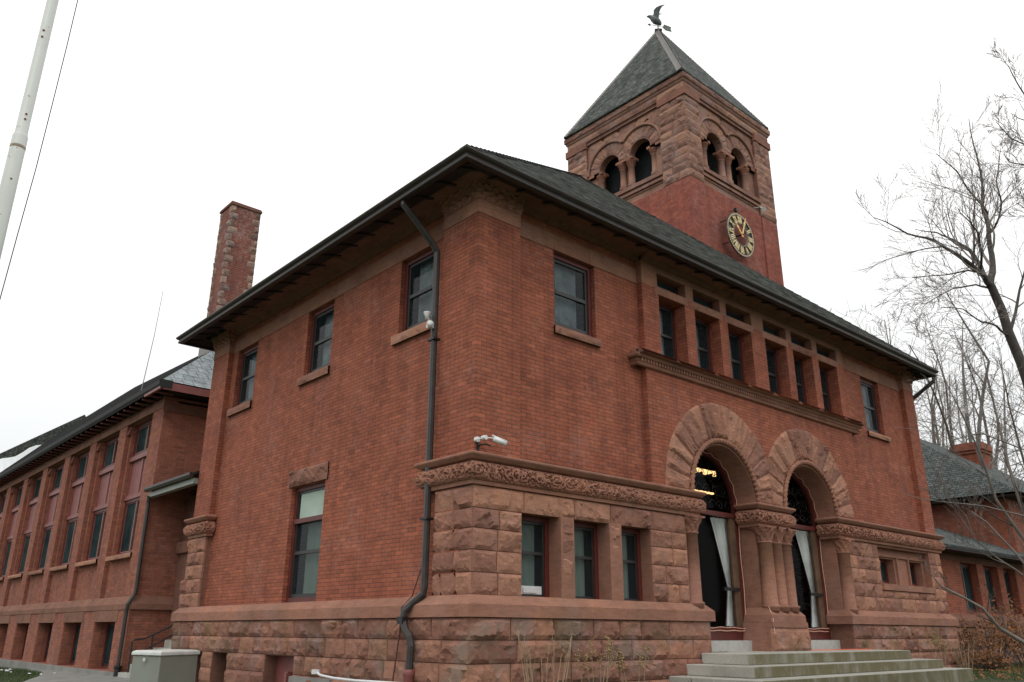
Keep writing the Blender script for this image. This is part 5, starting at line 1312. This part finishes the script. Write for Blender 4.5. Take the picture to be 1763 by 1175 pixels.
# big bare tree leaning in from the right
t = Tree(11); d = 34
t.guided([D(1860, 1110, d), D(1822, 900, d), D(1790, 740, d), D(1758, 625, d), D(1728, 548, d), D(1706, 492, d)], .22, .14, 3, 2)
def g(pts, r0, r1, ln=4.2, ml=4, crowd=1.4, **k): t.guided([D(*q) for q in pts], r0 * .66, min(r1, .012) if r1 < .1 else r1, 1, ml, ln, crowd=crowd, t0=.15, minr=.0055, spread=.6, **k)
g([(1706, 492, 34), (1697, 476, 33.6), (1664, 450, 33), (1640, 432, 32.5), (1610, 414, 32), (1560, 400, 31), (1505, 375, 30)], .17, .03)
g([(1706, 492, 34), (1690, 455, 34.5), (1668, 430, 35), (1645, 415, 35.5), (1612, 398, 36), (1575, 395, 36.5)], .15, .03)
g([(1706, 495, 34), (1712, 470, 34.5), (1709, 440, 35), (1700, 400, 35.5), (1694, 365, 36), (1693, 330, 36.2), (1683, 270, 36.5), (1668, 205, 36.5)], .20, .03)
g([(1700, 370, 35.8), (1688, 350, 35), (1672, 330, 34.5), (1645, 295, 34), (1612, 265, 33.5)], .08, .02)
g([(1706, 400, 35.5), (1716, 375, 35), (1722, 345, 34), (1716, 310, 33.5), (1722, 260, 33)], .07, .02)
g([(1692, 478, 34), (1688, 440, 33), (1686, 400, 32.5), (1672, 380, 32), (1650, 360, 31.5)], .08, .02)
g([(1700, 495, 34), (1680, 492, 33), (1640, 500, 32), (1600, 520, 31)], .06, .015, 3.5)
g([(1694, 470, 34), (1668, 466, 33), (1630, 472, 32.5), (1570, 478, 32)], .06, .015, 3.0)
g([(1740, 580, 34), (1715, 560, 33), (1690, 555, 32), (1660, 535, 31.5), (1620, 530, 31)], .07, .015, 3.5)
g([(1738, 575, 34), (1752, 520, 35), (1765, 460, 35.5), (1790, 400, 36)], .10, .02)
t.build('bare_tree', 'large bare dark-trunked tree leaning left over the right side of the hall', 'tree')
# second tree whose limbs enter at the top right corner
t = Tree(23)
g([(1900, 700, 30), (1880, 500, 30), (1850, 350, 30), (1835, 250, 30)], .3, .16, 4, 3)
g([(1835, 260, 30), (1800, 262, 30), (1763, 248, 30), (1738, 235, 30), (1715, 210, 29.5)], .05, .01, 2.0)
g([(1840, 300, 30), (1790, 290, 30), (1763, 282, 30), (1740, 277, 30), (1728, 265, 30)], .045, .01, 1.8)
g([(1838, 260, 30), (1810, 220, 30), (1780, 185, 30), (1757, 150, 30), (1740, 125, 30), (1732, 110, 30)], .05, .01, 1.8)
g([(1845, 320, 30), (1810, 380, 30), (1775, 370, 30), (1750, 350, 29)], .05, .01, 2)
t.build('bare_tree', 'bare tree whose branch tips reach in at the top right corner', 'tree')
# background wood: slim trees one can tell apart
GB = 'slim bare trees of the wood behind the right wings'
specs = [(1556, 47, 545, 0), (1590, 52, 520, 1), (1625, 44, 560, 2), (1655, 56, 500, 0), (1680, 42, 560, 1), (1707, 60, 530, 2), (1730, 46, 480, 0), (1760, 52, 540, 1), (1640, 66, 580, 2), (1775, 40, 470, 0), (1608, 62, 600, 1), (1692, 70, 590, 2), (1745, 64, 560, 0)]
lab = {0: 'pale trunk', 1: 'dark trunk', 2: 'forked trunk'}
words = ['at the edge of the wood nearest the hall eave', 'rising second from the hall corner', 'right beside the squat chimney, on its left', 'tallest behind the squat chimney', 'just right of the squat chimney', 'between the chimney and the leaning tree trunk', 'crossing behind the leaning tree trunk', 'close to the right edge of the photo', 'low and far behind the squat chimney', 'partly cut off by the right edge', 'short and distant between hall and chimney', 'faint and distant over the rear roof', 'distant by the right edge over the rear roof']
specs += [(1573, 58, 570, 0), (1618, 75, 600, 1), (1668, 50, 610, 0), (1720, 75, 600, 0), (1790, 55, 600, 1), (1540, 70, 610, 1)]
words += ['low between the hall eave and the chimney', 'very distant left of the squat chimney', 'short just behind the squat chimney top', 'very distant right of the squat chimney', 'mostly outside the right edge', 'half hidden by the corner of the hall']
for i, (px, dist, py, k) in enumerate(specs):
    t = Tree(40 + i); b = D(px, 1100, dist); b.z = -1.2; top = D(px, py, dist); H = top.z + 1.2
    lean = Vector((t.r.uniform(-.09, .09), t.r.uniform(-.09, .09), 1))
    pts = [b, b + lean * H * .3, b + lean * H * .55 + Vector((t.r.uniform(-1.1, 1.1), t.r.uniform(-.6, .6), 0)), b + lean * H * .8 + Vector((t.r.uniform(-1.3, 1.3), t.r.uniform(-.6, .6), 0)), b + lean * H * .98 + Vector((t.r.uniform(-1.8, 1.8), 0, 0))]
    t.guided(pts, .0034 * dist * t.r.uniform(.8, 1.2), .02, 1, 4 if dist < 56 else 3, H * .36, crowd=1.5 if dist < 56 else 2.3, t0=.2, minr=.011, spread=.95, up=.09)
    if k == 2: t.guided([pts[1], pts[1] + Vector((1.2, -.8, H * .3)), pts[1] + Vector((1.8, -1.2, H * .6))], .08, .02, 1, 3, H * .26, crowd=1.4, minr=.011, up=.1)
    t.build('slim_tree', 'slim bare tree with %s %s' % (lab[k], words[i]), 'tree', GB, 'bark' if k else 'bark_grey', 'bark_far')
# near ornamental tree at the right edge
t = Tree(77)
t.guided([D(1900, 1180, 15.5), D(1850, 1060, 15.5), D(1800, 960, 15.5)], .12, .07, 3, 2)
def h(pts, r0, r1, ln=1.5, ml=4, crowd=1.25, **k): t.guided([D(*q) for q in pts], r0, r1, 1, ml, ln, crowd=crowd, t0=.15, minr=.0024, wig=.4, spread=.62, up=.12, **k)
h([(1850, 1060, 15.5), (1763, 930, 15.2), (1715, 860, 15), (1690, 790, 14.8), (1655, 715, 14.6), (1625, 650, 14.5)], .032, .006)
h([(1845, 1050, 15.5), (1770, 900, 15.6), (1735, 800, 15.8), (1715, 720, 16), (1700, 650, 16.1), (1690, 600, 16.2)], .036, .006)
h([(1850, 1060, 15.5), (1790, 900, 15), (1765, 800, 14.6), (1735, 700, 14.2), (1720, 620, 14)], .03, .005)
h([(1870, 1120, 15.5), (1763, 1108, 15), (1722, 1083, 14.8), (1692, 1048, 14.6), (1660, 1030, 14.4), (1620, 1010, 14.2), (1600, 985, 14.1)], .036, .008, .7)
h([(1870, 1100, 15.5), (1790, 1010, 15.5), (1745, 950, 15.6), (1700, 900, 15.6), (1672, 880, 15.7)], .03, .006)
h([(1860, 940, 15.5), (1763, 888, 15), (1700, 873, 14.6), (1640, 867, 14.3), (1590, 860, 14.1), (1548, 846, 14)], .014, .003, .55, 3)
h([(1860, 900, 15.5), (1800, 800, 15), (1770, 700, 14.5), (1763, 600, 14.2)], .03, .006)
h([(1860, 800, 15), (1763, 775, 14.6), (1690, 748, 14.3), (1640, 760, 14), (1610, 745, 14), (1540, 735, 13.8)], .014, .003, .55, 3)
h([(1760, 990, 15), (1715, 960, 14.6), (1680, 930, 14.3), (1668, 890, 14.2), (1640, 860, 14)], .015, .004)
tt = t.build('ornamental_tree', 'near ornamental tree with pale grey arching stems at the right edge', 'tree', None, 'bark_pale', 'bark')
mb = MB()
for p in t.tips:
    if t.r.random() < .3:
        p = p + Vector((t.r.uniform(-.02, .02), t.r.uniform(-.02, .02), 0)); s = t.r.uniform(.007, .016)
        mb.lathe(p, [(-s, .001), (0, s * .6), (s, .001)], 4)
kind(mb.build('buds', 'bud_red', tt, recalc=False), 'stuff')
# rusty-leaved hydrangea shrubs
def shrub(label, cx, cy, w_, h_, n, seed, leaf='leaf_rust', green=.12):
    r = random.Random(seed); T = thing('leafy_shrub', label, 'shrub', 'rust-leaved shrubs by the link wing'); S = MB(); Lf = MB(); z0 = gz(cx, cy)
    for i in range(46):
        a = r.uniform(0, 2 * PI); R = w_ * r.random() ** .5; tip = Vector((cx + R * math.cos(a), cy + R * math.sin(a), z0 + h_ * r.uniform(.55, 1.0) * (1 - .3 * (R / w_) ** 2)))
        b = Vector((cx + R * .25 * math.cos(a), cy + R * .25 * math.sin(a), z0)); m = b.lerp(tip, .5) + Vector((r.uniform(-.1, .1), r.uniform(-.1, .1), .05)); S.tube([b, m, tip], [.012, .008, .004], 4, False)
        for k in range(n):
            q = m.lerp(tip, r.random()) + Vector((r.gauss(0, .09), r.gauss(0, .09), r.gauss(0, .08))); s = r.uniform(.025, .06)
            u = Vector((r.gauss(0, 1), r.gauss(0, 1), r.gauss(0, .6))).normalized(); v = u.orthogonal().normalized(); c = u.cross(v) * s * .25
            Lf.add([q - u * s, q + v * s * .55 + c, q + u * s * 1.1, q - v * s * .55 + c], [(0, 1, 2), (0, 2, 3)], 1)
    S.build('stems', 'bark', T, recalc=False); Lf.build('leaves', leaf, T, recalc=False)
shrub('broad rust-brown leafy shrub under the link wing windows', 17.6, -.35, 1.3, 1.5, 24, 1)
shrub('taller rust-brown shrub at the right edge of the photo', 19.6, -.6, 1.5, 2.1, 28, 2)
shrub('small low rust-leaved shrub between stone base and lawn', 15.9, -.8, .6, .55, 12, 3)
# dry perennial stalks
def stalks(label, cx, cy, n, w_, h_, heads, seed):
    r = random.Random(seed); T = thing('dry_stalks', label, 'plant', 'dead perennial stalks in the border'); S = MB(); H = MB(); z0 = gz(cx, cy)
    for i in range(n):
        a = r.uniform(-1, 1); b = Vector((cx + a * w_ * .35, cy + r.uniform(-.08, .08), z0)); h = h_ * r.uniform(.75, 1.05); tip = b + Vector((a * w_ * r.uniform(.3, .75), r.uniform(-.08, .08), h))
        m = b.lerp(tip, .5) + Vector((r.uniform(-.02, .02), 0, 0)); S.tube([b, m, tip], [.006, .0045, .003], 5, False)
        if heads:
            H = MB(); H.tube([tip - Vector((0, 0, .2)), tip + Vector((0, 0, .03))], .004, 4, False)
            for k in range(26):
                q = tip + Vector((r.gauss(0, .03), r.gauss(0, .03), r.uniform(-.18, .04))); s = r.uniform(.008, .02); H.lathe(q, [(-s, .002), (0, s * .8), (s, .002)], 5)
            H.build('seed_head', 'seedhead', T, recalc=False)
        else:
            for k in range(3):
                q = b.lerp(tip, r.uniform(.5, .95)); S.tube([q, q + Vector((r.uniform(-.06, .06), r.uniform(-.04, .04), r.uniform(.08, .2)))], [.004, .002], 4, False)
    S.build('stems', 'straw', T, recalc=False)
stalks('bare straw-coloured stalks nearest the hall corner', .45, -1.0, 12, .55, 1.10, False, 1)
stalks('tall dry stalks with brown seed heads below the middle stone window', 1.42, -1.0, 7, .42, 1.05, True, 2)
stalks('shorter dry stalks with brown seed heads beside the steps', 2.2, -1.0, 5, .5, .95, True, 3)
stalks('thin yellow stalks in front of the base right of the steps', 13.6, -.7, 8, .5, .85, True, 4)
stalks('loose dry stalks at the foot of the hall beyond the steps', 14.9, -.7, 9, .7, .75, False, 5)
mb = MB(); r = random.Random(31)
for i in range(900):
    x, y = r.uniform(12.3, 22), r.uniform(-3.2, -.2); q = Vector((x, y, gz(x, y) + r.uniform(.02, .07))); s_ = r.uniform(.02, .05); u_ = Vector((r.gauss(0, 1), r.gauss(0, 1), r.gauss(0, .4))).normalized(); v_ = u_.orthogonal().normalized()
    mb.add([q - u_ * s_, q + v_ * s_ * .6, q + u_ * s_, q - v_ * s_ * .6], [(0, 1, 2), (0, 2, 3)], 1)
kind(mb.build('leaf_litter', 'leaf_rust', recalc=False), 'stuff')
def tuft(label, cx, cy, z0, n, h_, seed):
    r = random.Random(seed); S = MB()
    for i in range(n):
        a = r.uniform(0, 2 * PI); l = h_ * r.uniform(.5, 1); dx, dy = math.cos(a) * l * .5, math.sin(a) * l * .5
        p = Vector((cx, cy, z0)); S.tube([p, p + Vector((dx * .5, dy * .5, l * .7)), p + Vector((dx, dy, l * r.uniform(.6, 1)))], [.006, .005, .002], 3, False)
    tag(S.build('weed_tuft', 'leaf_green', recalc=False), label, 'weed', 'weed tufts by the granite steps')
tuft('weed tuft at the left end of the granite steps', 4.0, -.7, -1.1, 22, .5, 1)
tuft('weed tuft close to the stone base left of the steps', 3.4, -.5, -1.1, 16, .4, 2)
